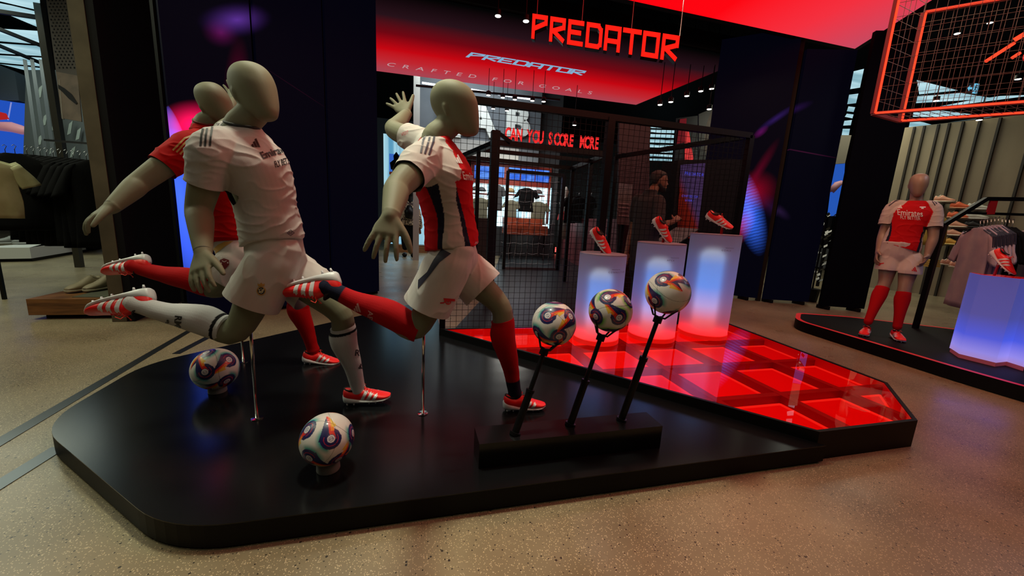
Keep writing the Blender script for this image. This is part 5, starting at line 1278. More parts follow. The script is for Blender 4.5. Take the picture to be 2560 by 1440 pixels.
# ================================================================== RIGHT SIDE
# low platform with red stripe
rp = thing('display_platform', 'long black display platform with a bright red stripe along its edge, at the right', 'platform', (5.8, 3.0, 0))
RPo = fillet([(5.45, 4.22), (4.98, 3.86), (4.86, 2.1), (4.92, 1.3), (7.3, 1.3), (7.25, 3.1), (6.1, 3.98)], [.1, .22, .3, 0, 0, .1, .1])
RPz = .13
build('platform_body', MB().prism(RPo, .01, RPz), mat('platform_side', (.0035, .003, .0035), .5, spec=.12), rp)
def insetp(poly, d):
    c = Vector((sum(p[0] for p in poly)/len(poly), sum(p[1] for p in poly)/len(poly))); out = []
    n = len(poly)
    for i in range(n):
        a = Vector(poly[i-1]); p = Vector(poly[i]); b = Vector(poly[(i+1) % n]); e = (b-a).normalized(); nn = Vector((-e.y, e.x))
        if nn.dot(c-p) < 0: nn = -nn
        out.append(tuple(p+nn*d))
    return out
i1 = insetp(RPo, .055); n = len(RPo); sv = [(p[0], p[1], RPz+.002) for p in RPo]+[(p[0], p[1], RPz+.002) for p in i1]
build('red_stripe', MB().add(sv, [(k, (k+1) % n, n+(k+1) % n, n+k) for k in range(n)]), mat('stripe_red', (.55, .012, .018), .5, emit=.12, ecol=(1, .02, .03)), rp, label='bright red edge stripe')
build('top_mat', MB().prism(i1, RPz, RPz+.001), mat('platform_mat_black', (.004, .004, .005), .6, spec=.15), rp)
# standing mannequin
def stander():
    D0 = 4.52; latv = Vector((.64, -.76, 0)); fwd = Vector((-.76, -.64, 0)); up = Vector((0, 0, 1))
    base = PD(2203, 835, D0); base.z = RPz
    def at(px, py, lo=0.0, fo=0.0): # lo: offset towards its left side, fo: forward; depth follows
        return PD(px, py, D0 + (latv*lo+fwd*fo).dot(Vector((.251, .951, -.18))))
    t = thing('mannequin', 'standing mannequin in a red and white kit on the right platform, facing forward', 'mannequin', base)
    nk = at(2290, 500); hd = at(2296, 462, 0, .03); J = dict(shR=at(2233, 520, -.2), shL=at(2332, 523, .2), elR=at(2208, 583, -.27), elL=at(2333, 592, .27), wrR=at(2196, 628, -.26, .05), wrL=at(2318, 640, .26, .03), knR=at(2190, 646, -.25, .07), knL=at(2311, 655, .25, .06),
        hipR=at(2226, 642, -.1), hipL=at(2276, 650, .1), kneeR=at(2212, 706, -.12, .04), kneeL=at(2262, 716, .13, .04))
    aR = PZ(2170, 808, RPz+.09); aL = PZ(2243, 820, RPz+.09); 
    aR = PD(2172, 800, D0+.02); aL = PD(2244, 812, D0-.10)
    aR.z = max(aR.z, RPz+.09); aL.z = max(aL.z, RPz+.09)
    J['ankR'], J['ankL'] = aR, aL
    sp = [at(2250, 618), at(2262, 580), at(2276, 540), at(2287, 512), nk]
    def sec(c, a, b, k=0): return (c+fwd*k, latv*a, fwd*b)
    def torso(mb, g):
        loft(mb, [sec(sp[0]-up*.1, .17+g, .12+g), sec(sp[0], .168+g, .12+g), sec(sp[1], .152+g, .11+g), sec(sp[2], .185+g, .125+g), sec(sp[2].lerp(sp[3], .6), .19+g, .115+g), sec(sp[3], .15+g, .085+g), sec(sp[3].lerp(sp[4], .5), .09+g, .07+g), sec(sp[4], .062+g*.5, .06+g*.5)], 4, 32, .92)
    mb = MB(); torso(mb, -.01); head(mb, hd, (-.02, .0, 1), fwd, 1.02); limb(mb, [sp[3], nk, hd-up*.05-fwd*.02, hd], [.07, .058, .055, .05], 3, 20)
    for S_, sx in (('R', -1), ('L', 1)):
        sh, el, wr, kn = [J[k+S_] for k in ('sh', 'el', 'wr', 'kn')]
        limb(mb, [sp[3].lerp(sh, .6), sh, sh.lerp(el, .5), el, el.lerp(wr, .4), wr, wr+(kn-wr)*.2], [.055, .062, .055, .046, .045, .029, .029], 4, 16)
        hand(mb, wr, kn, latv*sx, fwd, 1.1, curl=.35, spread=.08)
        hip, kne, ank = J['hip'+S_], J['knee'+S_], J['ank'+S_]
        limb(mb, [hip, hip.lerp(kne, .5), kne, kne.lerp(ank, .3), ank], [.088, .082, .06, .06, .036], 4, 18)
    remesh('body', mb, .006, 4, mat('mannequin_skin_b', '8a7868', .45), t)
    mb = MB(); torso(mb, .012); cuts = [cutter(sp[0]+up*.0, (latv*-.30+Vector((0, 0, -1))), .45), cutter(nk-up*.012, up, .11)]
    for S_ in 'RL':
        sh, el = J['sh'+S_], J['el'+S_]; e = sh.lerp(el, .68); d = (e-sh).normalized(); limb(mb, [sp[3].lerp(sh, .5), sh, e, e+d*.03], [.07, .08, .08, .08], 4, 20, (True, False)); cuts.append(cutter(e, d, .12))
    def post(bm):
        for c in cuts: c(bm)
    sh_ = remesh('shirt', mb, .006, 5, CLOTH_V, t, post, wrinkles(.005, 10, (1, 1, 1.6), 12, .004))
    jersey_red_white(sh_, sp, latv, latv, J)
    mb = MB(); cuts2 = []
    loft(mb, [sec(sp[0]+up*.06, .165, .118), sec(sp[0], .172, .125), sec(sp[0]-up*.12, .185, .13), sec(sp[0]-up*.2, .15, .11)], 4, 30)
    for S_ in 'RL':
        hip, kne = J['hip'+S_], J['knee'+S_]; e = hip.lerp(kne, .50); d = Vector((0, 0, -1)); limb(mb, [hip, hip.lerp(e, .5), e, e+d*.03], [.11, .115, .12, .12], 4, 22, (True, False)); cuts2.append(cutter(e, d, .14))
    def post2(bm):
        for c in cuts2: c(bm)
    so = remesh('shorts', mb, .007, 6, SHORT_W, t, post2, wrinkles(.006, 8, (1.5, 1.5, .6), 6, .004))
    for S_ in 'RL':
        kne, ank = J['knee'+S_], J['ank'+S_]; d = (ank-kne).normalized(); mb = MB(); a0 = kne+d*.07
        limb(mb, [a0, a0+d*.03, kne.lerp(ank, .36)-fwd*.01, kne.lerp(ank, .7), ank-d*.02, ank+d*.02], [.065, .066, .07, .05, .042, .042], 5, 24, (False, True))
        sk = build('sock', mb, mat('sock_red', (.42, .004, .008), .85, spec=.15), t, smooth=True)
        x = (fwd + latv*(-.25 if S_ == 'R' else .12)).normalized(); M = frame((ank.x-x.x*.06, ank.y-x.y*.06, RPz), x, up); place_boot(t, M)
    ts = bvh(sh_); tq = bvh(so)
    pdecal('lettering', txt('Emirates', (2243, 537), (18.5, 1.4), (-2, -21), bold=.01), ts, WHP, t)
    pdecal('lettering', txt('FLY BETTER', (2251, 547), (9.6, .7), (-1.5, -12), bold=.004), ts, WHP, t)
    pdecal('badge', affine(bars3(1), (2243, 521), (11, 0), (2, -10)), ts, WHP, t, cell=3)
    pdecal('crest', merge(stroke([(2299, 518), (2314, 518)], 2.5), stroke([(2303, 521), (2309, 521)], 3)), ts, WHP, t, cell=3)
    for p in ([(2258, 494), (2236, 499), (2220, 511)], [(2262, 497), (2238, 503), (2222, 515)], [(2312, 491), (2332, 497), (2342, 510)], [(2310, 494), (2329, 501), (2338, 514)]): pdecal('shoulder_stripe', stroke(p, 2.6), ts, NAVY, t, cell=3)
    pdecal('crest', merge(stroke([(2191, 661), (2210, 658)], 3), ring2(2198, 661, 2, 3.6, 10)), tq, REDP, t, cell=3)
    pdecal('badge', affine(bars3(1), (2277, 677), (13, 2), (3, -12)), tq, REDP, t, cell=3)
    cm = MB(); cm.tube([nk-up*.012+latv*.066*math.cos(a)+fwd*(.066*math.sin(a)) - up*.02*math.sin(a) for a in np.linspace(0, 2*PI, 24)], .006, 6, False); build('collar', cm, NAVY, t, smooth=True)
    return t
stander()
# octagonal glowing pedestal with boot
pc = (PZ(2380, 870, RPz)+PZ(2560, 930, RPz))/2; pc = Vector((5.78, 2.42, RPz))
ped = thing('octagonal_pedestal', 'octagonal frosted pedestal glowing blue and pink with a red top', 'display column', pc)
ztop = PY(2436, 677, 2.75).z
pm_ = bpy.data.materials.new('pedestal_glow'); pm_.use_nodes = True; N, L = nt(pm_); b = N['Principled BSDF']; b.inputs['Roughness'].default_value = .4
tc = N.new('ShaderNodeTexCoord'); sx = N.new('ShaderNodeSeparateXYZ'); L.new(tc.outputs['Object'], sx.inputs[0]); mr = N.new('ShaderNodeMapRange'); mr.inputs[1].default_value = RPz; mr.inputs[2].default_value = ztop; L.new(sx.outputs[2], mr.inputs[0])
r = N.new('ShaderNodeValToRGB'); cr_ = r.color_ramp; cr_.elements[0].color = (.45, .25, .5, 1); cr_.elements[1].color = (.045, .055, .26, 1)
for p, c in ((.12, (.30, .26, .85)), (.3, (.06, .10, .75)), (.55, (.06, .07, .32))): e = cr_.elements.new(p); e.color = (*c, 1)
L.new(mr.outputs[0], r.inputs[0]); L.new(r.outputs[0], b.inputs['Emission Color']); b.inputs['Emission Strength'].default_value = .85; b.inputs['Base Color'].default_value = (.1, .1, .16, 1)
vv = [PZ(*p, RPz) for p in ((2373, 879), (2395, 894), (2487, 917), (2514, 914))]; ed = (vv[2]-vv[1]); nin = Vector((-ed.y, ed.x, 0)).normalized()
if nin.dot(Vector((1, 1, 0))) < 0: nin = -nin
pc = (vv[1]+vv[2])/2 + nin*(ed.length/2+.03); pts = [(v.x, v.y) for v in vv] + [(2*pc.x-v.x, 2*pc.y-v.y) for v in vv]
for k in range(8):
    a, b_ = pts[k], pts[(k+1) % 8]; q = [(a[0], a[1], RPz+.04), (b_[0], b_[1], RPz+.04), (b_[0], b_[1], ztop), (a[0], a[1], ztop)]
    build('side_panel', MB().slab(q, -.008), pm_, ped)
build('base', MB().prism([(pc.x+(p[0]-pc.x)*.99, pc.y+(p[1]-pc.y)*.99) for p in pts], RPz+.001, RPz+.04), mat('pedestal_base_pink', (.35, .08, .10), .4, emit=.15, ecol=(.6, .1, .15)), ped)
build('top', MB().prism([(pc.x+(p[0]-pc.x)*.97, pc.y+(p[1]-pc.y)*.97) for p in pts], ztop-.004, ztop+.004), mat('pedestal_top_red', (.45, .006, .006), .08, emit=.25, ecol=(1, .01, .01), coat=.5), ped)
tg = PY(2512, 652, pc.y); bt = thing('football_boot', 'red football boot on the octagonal glowing pedestal at the right', 'football boot', (tg.x, tg.y, ztop))
M = frame((0, 0, 0), (-.15, -.62, -.55), (.1, -.7, .7)); M.translation = tg-(M @ Vector((.13, 0, .05))); place_boot(bt, M)
build('stem', MB().bar((tg.x+.02, tg.y+.05, ztop), (tg.x+.02, tg.y+.04, tg.z-.0), .02, .012), mat('stem_red', (.35, .004, .004), .25), bt)
# rail frame with jerseys
rf = thing('clothes_rail', 'black angled clothes rail with a red band, right of the standing mannequin', 'clothes rail', PZ(2290, 818, RPz))
a = PZ(2288, 820, RPz); dA = 4.75
P1 = PD(2358, 562, dA); P1 = Vector((a.x, a.y, P1.z)); 
def onplane(px, py, P0=a, d=Vector((1, -.35, 0)).normalized()): return onwall(px, py, P0, d)
v1 = onplane(2360, 562); v2 = onplane(2466, 497); v3 = onplane(2600, 499)
build('post', MB().bar(a, v1, .05), BLACK, rf); build('sloped_bar', MB().bar(v1, v2, .045), BLACK, rf); build('top_bar', MB().bar(v2, v3, .045), BLACK, rf)
h1 = onplane(2412, 532); h2 = onplane(2600, 538); build('hanging_bar', MB().bar(h1, h2, .03), BLACK, rf)
build('red_band', MB().slab([onplane(2463, 536), onplane(2482, 536), onplane(2492, 498), onplane(2474, 498)], .02), mat('band_red', (.30, .004, .006), .5), rf)
JW = mottle(mat('jersey_lilac_white', (.42, .34, .38), .8), (.36, .30, .36), (.48, .38, .40), 5)
rd = (h2-h1).normalized(); rot = math.atan2(rd.y, rd.x)+PI/2-.35
for i in range(6):
    c = onplane(2495-i*9, 556+i*1.5) - rd*0 + Vector((0, 0, -.03)); garment('hanging_jersey', c, .62, 1.02, rot, JW, ['foremost', 'second', 'third', 'fourth', 'fifth', 'last'][i]+' white jersey of the left bunch on the right rail, counting from the dark ones', 'jersey', 'white jerseys on the right rail', NAVY, th=.025)
for i in range(5):
    c = onplane(2596-i*7, 566+i*1.3)+Vector((0, 0, -.03)); garment('hanging_jersey', c, .62, 1.0, rot, JW, ['first', 'second', 'third', 'fourth', 'fifth'][i]+' white jersey from the picture edge on the right clothes rail', 'jersey', 'white jerseys on the right rail', NAVY, th=.025)
for i in range(4):
    c = onplane(2505+i*9, 557+i*1.0)+Vector((0, .0, -.04)); garment('hanging_jersey', c, .56, .98, rot, BLKF, ['first', 'second', 'third', 'fourth'][i]+' black jersey between the two white bunches on the rail', 'jersey', 'black jerseys on the right rail', None, th=.025)
# grey display plinth behind, shoes, folded clothes
GP_ = mottle(mat('plinth_grey', (.16, .17, .17), .6), (.14, .15, .15), (.19, .20, .20), 2)
k0 = PZ(2200, 706, 0); k1 = PZ(2300, 728, 0); k2 = PZ(2420, 738, 0); hz = PY(2210, 640, k0.y).z
pp = [(k0.x, k0.y), (k1.x, k1.y), (k2.x, k2.y), (k2.x+2.1, k2.y+2.3), (k0.x+2.0, k0.y+3.6)]
gp = thing('display_plinth', 'grey angular display plinth behind the standing mannequin', 'plinth', k1); build('body', MB().prism(pp, .06, hz), GP_, gp); build('base', MB().prism([(p[0]*.998+.02, p[1]*.998+.03) for p in pp], 0, .06), BLACK, gp)
def shoe_meshes(nm, cu, cs):
    S = [(0, .02, .10, .025), (.02, .02, .128, .036), (.06, .02, .108, .040), (.10, .02, .138, .040), (.14, .02, .115, .041), (.19, .02, .085, .046), (.25, .02, .065, .046), (.29, .025, .045, .024)]
    mb = MB(); rings = []
    for x, zb, zt_, w_ in cr(S, 3): rings.append([(x, w_*math.cos(2*PI*k/14), (zb+zt_)/2+(zt_-zb)/2*math.sin(2*PI*k/14)) for k in range(14)])
    mb.rings(rings); up = build('t', mb, mat('shoe_'+nm, cu, .6), smooth=True).data
    mb = MB(); rings = [[(x, w_*1.12*math.cos(2*PI*k/14), .018+.016*math.sin(2*PI*k/14)+(.006 if x < .05 else 0)) for k in range(14)] for x, zb, zt_, w_ in cr(S, 2)]
    mb.rings(rings); so = build('t', mb, mat('sole_'+nm, cs, .6), smooth=True).data
    lc = MB(); lc.rings([[(.045+.038*sx*math.cos(2*PI*k/14), .028*sx*math.sin(2*PI*k/14), z+.012*math.cos(4*PI*k/14)+.008*math.cos(2*PI*k/14)) for k in range(14)] for sx, z in ((1.0, .108), (1.05, .120), (.8, .124), (.6, .108))])
    for i in range(4): lc.tube([(.12+.02*i, -.026, .105-.010*i), (.123+.02*i, 0, .128-.013*i), (.12+.02*i, .026, .105-.010*i)], .003, 5)
    la = build('t', lc, mat('sole_'+nm, cs, .6)).data
    for o in [o for o in COL.objects if o.name.startswith('t') and o.name.split('.')[0] == 't']: bpy.data.objects.remove(o)
    return up, so, la
SH = {k: shoe_meshes(k, a_, b_) for k, a_, b_ in (('orange', (.75, .13, .04), (.7, .35, .2)), ('peach', (.75, .35, .22), (.8, .7, .55)), ('white', (.6, .6, .5), (.65, .65, .6)), ('dark', (.01, .01, .01), (.03, .03, .03)), ('yellow', (.7, .35, .05), (.8, .6, .2)), ('beige', (.32, .27, .18), (.42, .38, .28)), ('grey', (.2, .21, .2), (.35, .36, .34)), ('blacksole', (.01, .01, .01), (.6, .6, .58)))}
def shoe(kind, loc, yaw, label, group=None, s=1.0, nm='sneaker'):
    t = thing(nm, label, 'shoe', loc, group); 
    t.matrix_basis = T(*loc) @ RZ(yaw) @ Matrix.Scale(s, 4)
    for n_, me in zip(('upper', 'sole', 'laces'), SH[kind]):
        o = bpy.data.objects.new(n_, me); COL.objects.link(o); o.parent = t
    return t
# curved curtain wall with fins
WDIR = Vector((-math.sin(.40), math.cos(.40), 0)); WP = PD(2300, 500, 9.0); WP.z = 0
def onw(px, py, off=0.0): return onwall(px, py, WP+Vector((-math.cos(.40), -math.sin(.40), 0))*off, WDIR)
fw = thing('finned_wall', 'tall beige plaster wall with dark vertical fins behind the shoe displays', 'wall', WP)
a = onw(2130, 500); b_ = onw(2700, 500)
sgn_ = -.1 if (b_-a).cross(Vector((0, 0, 1))).dot(-WP) > 0 else .1
build('panel', MB().slab([Vector((a.x, a.y, 0)), Vector((b_.x, b_.y, 0)), Vector((b_.x, b_.y, 3.9)), Vector((a.x, a.y, 3.9))], sgn_), mottle(mat('plaster_beige', (.3, .25, .16), .8), (.24, .20, .13), (.32, .27, .175), 2.5, 5, .3, .7, (1, 1, .3)), fw)
for px in (2268, 2292, 2326, 2352, 2385, 2425, 2474, 2560, 2640):
    p = onw(px, 400, .04); build('fin', MB().bar((p.x, p.y, 0), (p.x, p.y, 3.88), .04), mat('fin_brown', (.016, .012, .007), .7), fw)
# shoe shelves
rowl = [(2345, 505, 'peach', 'peach running shoe at the upper left of the shoe wall'), (2385, 523-2, 'orange', 'bright orange shoe at the top of the shoe wall'), (2428, 524, 'white', 'white shoe on the top row behind the sloped rail bar'), (2378, 545, 'orange', 'orange shoe on the second row of the shoe wall'), (2424, 547, 'white', 'white shoe on the second row of the shoe wall'),
        (2376, 567, 'peach', 'pale peach shoe on the third row of the shoe wall'), (2420, 568, 'dark', 'black shoe on the third row of the shoe wall'), (2370, 588, 'peach', 'pale peach shoe on the fourth row of the shoe wall'), (2414, 590, 'dark', 'black shoe on the fourth row of the shoe wall'), (2362, 610, 'yellow', 'yellow shoe on the lowest row of the shoe wall'), (2400, 612, 'blacksole', 'black shoe with white sole on the lowest row of the shoe wall')]
yw = math.atan2(-WDIR.y, -WDIR.x)
for px, py, k, lab in rowl:
    p = onw(px-12, py+1, .35); shoe(k, p, yw, lab, None, 1.15)
    q = p; tag(build('shelf_plate', MB().obox(p-WDIR*.17*1.0+Vector((.10, .05, -.012)), -WDIR*.36, Vector((math.cos(.4), math.sin(.4), 0))*.3, (0, 0, .012)), mat('shelf_plate_brown', (.05, .035, .02), .5)), 'small shelf plate under the '+lab.replace(' of the shoe wall', ''), 'shelf', 'shoe wall shelf plates')
# items on grey plinth
def onpl(px, py): return PZ(px, py, hz)
for px, py, k, lab in ((2350, 658, 'peach', 'peach and orange shoe on the grey plinth'), (2372, 664, 'peach', 'low pink shoe at the front of the grey plinth'), (2362, 652, 'yellow', 'orange patterned shoe at the back of the grey plinth'), (2232, 640, 'white', 'small white shoe on the plinth between the mannequin legs'), (2372, 632, 'dark', 'black shoe standing behind on the grey plinth')):
    shoe(k, onpl(px, max(py+4, 643)), yw+.4, lab)
fc_ = mat('folded_yellow', (.42, .25, .05), .8)
for j, (px, py, c_, lab) in enumerate(((2318, 662, (.20, .13, .03), 'stack of mustard brown folded clothes on the grey plinth'), (2336, 664, (.55, .36, .07), 'stack of bright yellow folded clothes on the grey plinth'))):
    p = onpl(px, py+4); t = thing('folded_clothes', lab, 'clothes', p)
    for i in range(4): build('fold', MB().obox(p+Vector((0, .1, .018+i*.036)), (.26, -.05+.02*i, 0), (.03, .2, 0), (0, 0, .03)), mat('fold_%d' % j, c_, .85), t)
# mustard figure behind
mf = thing('mannequin', 'distant mannequin in a mustard jacket holding a pale tablet, behind the standing mannequin', 'mannequin', onw(2345, 620, 1.2))
p = onw(2345, 560, 1.2); build('jacket', MB().lathe((p.x, p.y, p.z-.35), [(.15, -.1), (.17, .0), (.15, .25), (.16, .4), (.06, .5)], 16), mat('mustard_cloth', (.35, .19, .02), .8), mf, smooth=True)
build('tablet', MB().obox(p+Vector((-.2, -.12, .02)), (.2, 0, 0), (0, .02, 0), (.02, 0, .22)), mat('tablet_pale', (.3, .5, .5), .4), mf)
bag = thing('black_bag', 'black bag with handles standing on the grey plinth', 'bag', onpl(2352, 648)); p = onpl(2352, 652)
build('body', MB().lathe(p, [(.16, 0), (.2, .3), (.19, .4), (.17, .4)], 14), BLKF, bag, smooth=True); build('handle', MB().tube([p+Vector((-.12, 0, .38)), p+Vector((-.08, 0, .55)), p+Vector((.08, 0, .55)), p+Vector((.12, 0, .38))], .015, 6), BLKF, bag)
# luminous ceiling right
skylight([[(2280, 330), (2322, 240), (2500, 262), (2600, 300)][:0] or q for q in ([(2298, 236), (2292, 200), (2340, 212), (2395, 226)], [(2290, 258), (2294, 240), (2400, 232), (2486, 246)], [(2308, 274), (2420, 252), (2500, 240), (2600, 236)], [(2282, 292), (2284, 277), (2350, 276), (2480, 292)], [(2370, 306), (2480, 292), (2600, 270), (2600, 278)], [(2272, 318), (2276, 300), (2310, 306), (2330, 312)])], 4.1, 'pale luminous ceiling panels above the finned wall', PZ(2400, 270, 4.1))
skylight([[(2118, 224), (2127, 180), (2160, 172), (2150, 219)], [(2102, 262), (2113, 238), (2146, 234), (2140, 258)], [(2117, 278), (2121, 266), (2138, 268), (2134, 280)], [(2112, 292), (2117, 284), (2134, 286), (2131, 296)], [(2108, 314), (2111, 302), (2130, 300), (2127, 313)], [(2104, 338), (2107, 322), (2125, 322), (2122, 338)]], 4.3, 'narrow column of luminous ceiling panels seen through the slit', PZ(2130, 250, 4.3))
ss = thing('blue_screen', 'blue screen picture seen through the slit between dark panels', 'screen', PD(2090, 470, 9)); build('display', MB().slab([PD(2068, 540, 9), PD(2100, 540, 9), PD(2108, 410, 9), PD(2084, 412, 9)], .05), emis('slit_blue', (.02, .10, .5), .9), ss)
build('arm_shape', MB().tube([PD(2078, 478, 8.95), PD(2092, 462, 8.95), PD(2104, 456, 8.95)], [.07, .08, .05], 10), mat('arm_pink', (.4, .2, .25), .6), ss, smooth=True)
build('frame', MB().slab([PD(2084, 412, 8.98), PD(2108, 410, 8.98), PD(2124, 340, 8.98), PD(2100, 340, 8.98)], .05), mat('slit_wall', (.12, .11, .08), .7), ss)
pl = thing('potted_plant', 'dark leafy plant standing in the slit between the black panels', 'plant', PZ(2040, 762, 0)); lf = MB(); p0 = PZ(2038, 756, 0)
for i in range(60):
    h_ = .3+1.5*random.random(); a_ = random.random()*6.3; c = Vector((p0.x+.12*math.cos(a_), p0.y+.12*math.sin(a_)+.1, h_)); d = Vector((math.cos(a_), math.sin(a_), .6))*.12; n_ = Vector((-math.sin(a_), math.cos(a_), 0))*.03
    lf.add([c, c+d*.5+n_, c+d, c+d*.5-n_], [(0, 1, 2, 3)])
lf_o = build('leaves', lf, mat('leaf_dark', (.02, .03, .025), .35), pl); lf_o['kind'] = 'stuff'; build('stem', MB().bar((p0.x, p0.y+.1, .2), (p0.x, p0.y+.1, 1.6), .02), BLACK, pl); build('pot', MB().lathe((p0.x, p0.y+.1, 0), [(.1, 0), (.13, .25), (.11, .25)], 14), BLACK, pl)
# neon frame box with wire grid
NEON = emis('neon_red', (1.0, .05, .018), 1.7); FRM = mat('frame_rose', (.30, .05, .06), .4)
nb = thing('neon_grid_box', 'hanging open box of red neon tubes and wire grid at top right', 'neon sign', PD(2400, 200, 3.6))
D1, D2 = 3.5, 3.75
F1 = [PD(2184, 282, D1), PD(2640, 222, D1-1.2)]; nf = {}
A0 = PD(2182, 284, D1); A1 = A0+Vector((0, 0, 1.5)); B0 = PD(2247, 302, D1+.05); 
dpt = B0-A0; vtop = PD(2236, 0, D1)-A0; vtop = Vector((0, 0, vtop.z))
ex = (PY(2600, 218, A0.y-.0)-A0); 
# front-left face corner A0, width direction found from the two bottom rims
e1 = PD(2620, 212, 2.95)-A0; e1.z = 0; e1n = e1
H_ = 1.7
def rim(name, o, e, hh, par):
    P4 = [o, o+e, o+e+Vector((0, 0, hh)), o+Vector((0, 0, hh))]
    for i in range(4):
        a_, b2 = P4[i], P4[(i+1) % 4]; build('frame_bar', MB().bar(a_, b2, .028), FRM, par); d_ = (b2-a_).normalized()
        build(name, MB().tube([a_+Vector((0, -.02, 0)), b2+Vector((0, -.02, 0))], .0085, 8), NEON, par)
rim('neon_tube', A0, e1, H_, nb)
off = PZ(2249, 303, A0.z)-A0
hB = PD(2316, 22, D1).z-A0.z
rim('neon_tube', A0+off+Vector((0, 0, -.0)), e1, hB*.97, nb)
for k in (0, 1):
    o = A0+e1*k; build('frame_bar', MB().bar(o, o+off, .028), FRM, nb)
wires('wire_grid', A0, e1, (0, 0, H_), 15, 15, nb, .0015, mat('wire_rose', (.20, .17, .16), .6))
wires('wire_grid', A0+off, e1, (0, 0, hB*.97), 15, 11, nb, .0015, mat('wire_rose', (.20, .17, .16), .6))
wires('wire_grid', A0, off, (0, 0, H_), 2, 15, nb, .0015, mat('wire_rose', (.20, .17, .16), .6))
wires('wire_grid', A0, e1, off, 15, 2, nb, .0015, mat('wire_rose', (.20, .17, .16), .6))
c = A0+e1*.5+off*.5+Vector((0, 0, hB))
for k in (.2, .8): p = A0+e1*k; build('hanging_wire', MB().bar(p+Vector((0, 0, H_)), p+Vector((0, 0, 3.6)), .008), STEEL, nb)
hb = thing('hanging_boot_lamp', 'red boot sculpture with neon bars hanging inside the neon box', 'sculpture', PD(2540, 110, 3.2))
build('neon_bar', MB().tube([PD(2465, 153, 3.15), PD(2535, 108, 3.1)], .013, 8), NEON, hb); build('neon_bar', MB().tube([PD(2536, 100, 3.1), PD(2600, 62, 3.0)], .018, 8), NEON, hb); build('neon_bar', MB().tube([PD(2530, 145, 3.15), PD(2550, 132, 3.1)], .012, 8), NEON, hb)
M = frame((0, 0, 0), (-.5, -.2, -.5), (-.3, -.8, .4)); M.translation = PD(2575, 120, 3.1)
ob = bpy.data.objects.new('boot', BOOT['boot']); COL.objects.link(ob); ob.parent = hb; ob.matrix_parent_inverse = hb.matrix_basis.inverted(); ob.matrix_basis = M
# exit sign
es = thing('exit_sign', 'blue and white exit sign with a left arrow and running figure', 'sign', PD(2428, 222, 6.2)); EX = PD(2413, 233, 6.2)
u_ = PD(2443, 235, 6.1)-EX; v_ = Vector((0, 0, 24/950*6.2)); nn_ = u_.cross(v_).normalized()
build('box', MB().slab([EX, EX+u_, EX+u_+v_, EX+v_], -.05), mat('exit_dark', (.01, .05, .06), .5), es)
def onsign(pts): return [tuple(EX+u_*x+v_*y+nn_*.004) for x, y in pts]
for nm_, pts, fs, mm in (('pictogram_panel', [(.55, .02), (.97, .02), (.97, .98), (.55, .98)], [(0, 1, 2, 3)], emis('exit_blue', (.12, .42, .62), 1.2)), ('arrow', [(.08, .5), (.28, .8), (.28, .6), (.48, .6), (.48, .4), (.28, .4), (.28, .2)], [(0, 1, 2, 3, 4, 5, 6)], emis('exit_blue', (.12, .42, .62), 1.2))):
    me = bpy.data.meshes.new(nm_); me.from_pydata(onsign(pts), [], fs); link(nm_, me, mm, es)
run = merge(disc(.78, .82, .06, 10), stroke([(.78, .72), (.74, .45)], .09), stroke([(.74, .45), (.84, .3), (.82, .1)], .06), stroke([(.74, .45), (.66, .28), (.58, .22)], .06), stroke([(.77, .68), (.9, .55)], .05), stroke([(.76, .68), (.64, .58)], .05))
me = bpy.data.meshes.new('running_figure'); me.from_pydata([tuple(EX+u_*p[0]+v_*p[1]+nn_*.008) for p in run[0]], [], run[1]); link('running_figure', me, mat('exit_black', (.01, .02, .03), .5), es)
pt_ = EX+u_*.5+v_; build('hanging_rod', MB().bar(pt_, Vector((pt_.x, pt_.y, 5.6)), .015), STEEL, es)

# ================================================================== LEFT SIDE
# sneakers on wooden plinth
zt2 = PY(80, 748, 4.87).z+.006
for px, py, lab in ((208, 731, 'left beige sneaker on the wooden plinth'), (252, 729, 'right beige sneaker on the wooden plinth')):
    p = PZ(px, py, zt2); shoe('beige', (p.x, p.y+.28, zt2), -1.9, lab, 'beige sneakers on the wooden plinth', 1.2)
wp = thing('white_plinth', 'low white angular plinth with a pair of grey shoes at the far left', 'plinth', PZ(80, 655, 0))
c_ = PZ(80, 654, 0); l0 = PZ(-60, 657, 0); r0_ = PZ(216, 630, 0); hz2 = PY(80, 619, c_.y).z
pp = [(l0.x, l0.y), (c_.x, c_.y), (r0_.x, r0_.y), (r0_.x-1.2, r0_.y+1.6), (l0.x, l0.y+3)]
build('body', MB().prism(pp, .06, hz2), WHITEP, wp); build('base', MB().prism([(p[0]-.03, p[1]+.05) for p in pp], 0, .06), BLACK, wp)
build('upper_step', MB().prism([(l0.x, l0.y+1.1), (c_.x+.1, c_.y+1.2), (c_.x+.6, c_.y+2.2), (l0.x, l0.y+2.8)], hz2, hz2+.42), WHITEP, wp)
for px, py, lab in ((44, 609, 'left grey running shoe on the white plinth'), (88, 609, 'right grey running shoe on the white plinth')):
    p = PZ(px, py, hz2); shoe('grey', (p.x+.2, p.y, hz2), PI+.7, lab, 'grey shoes on the white plinth', 1.55)
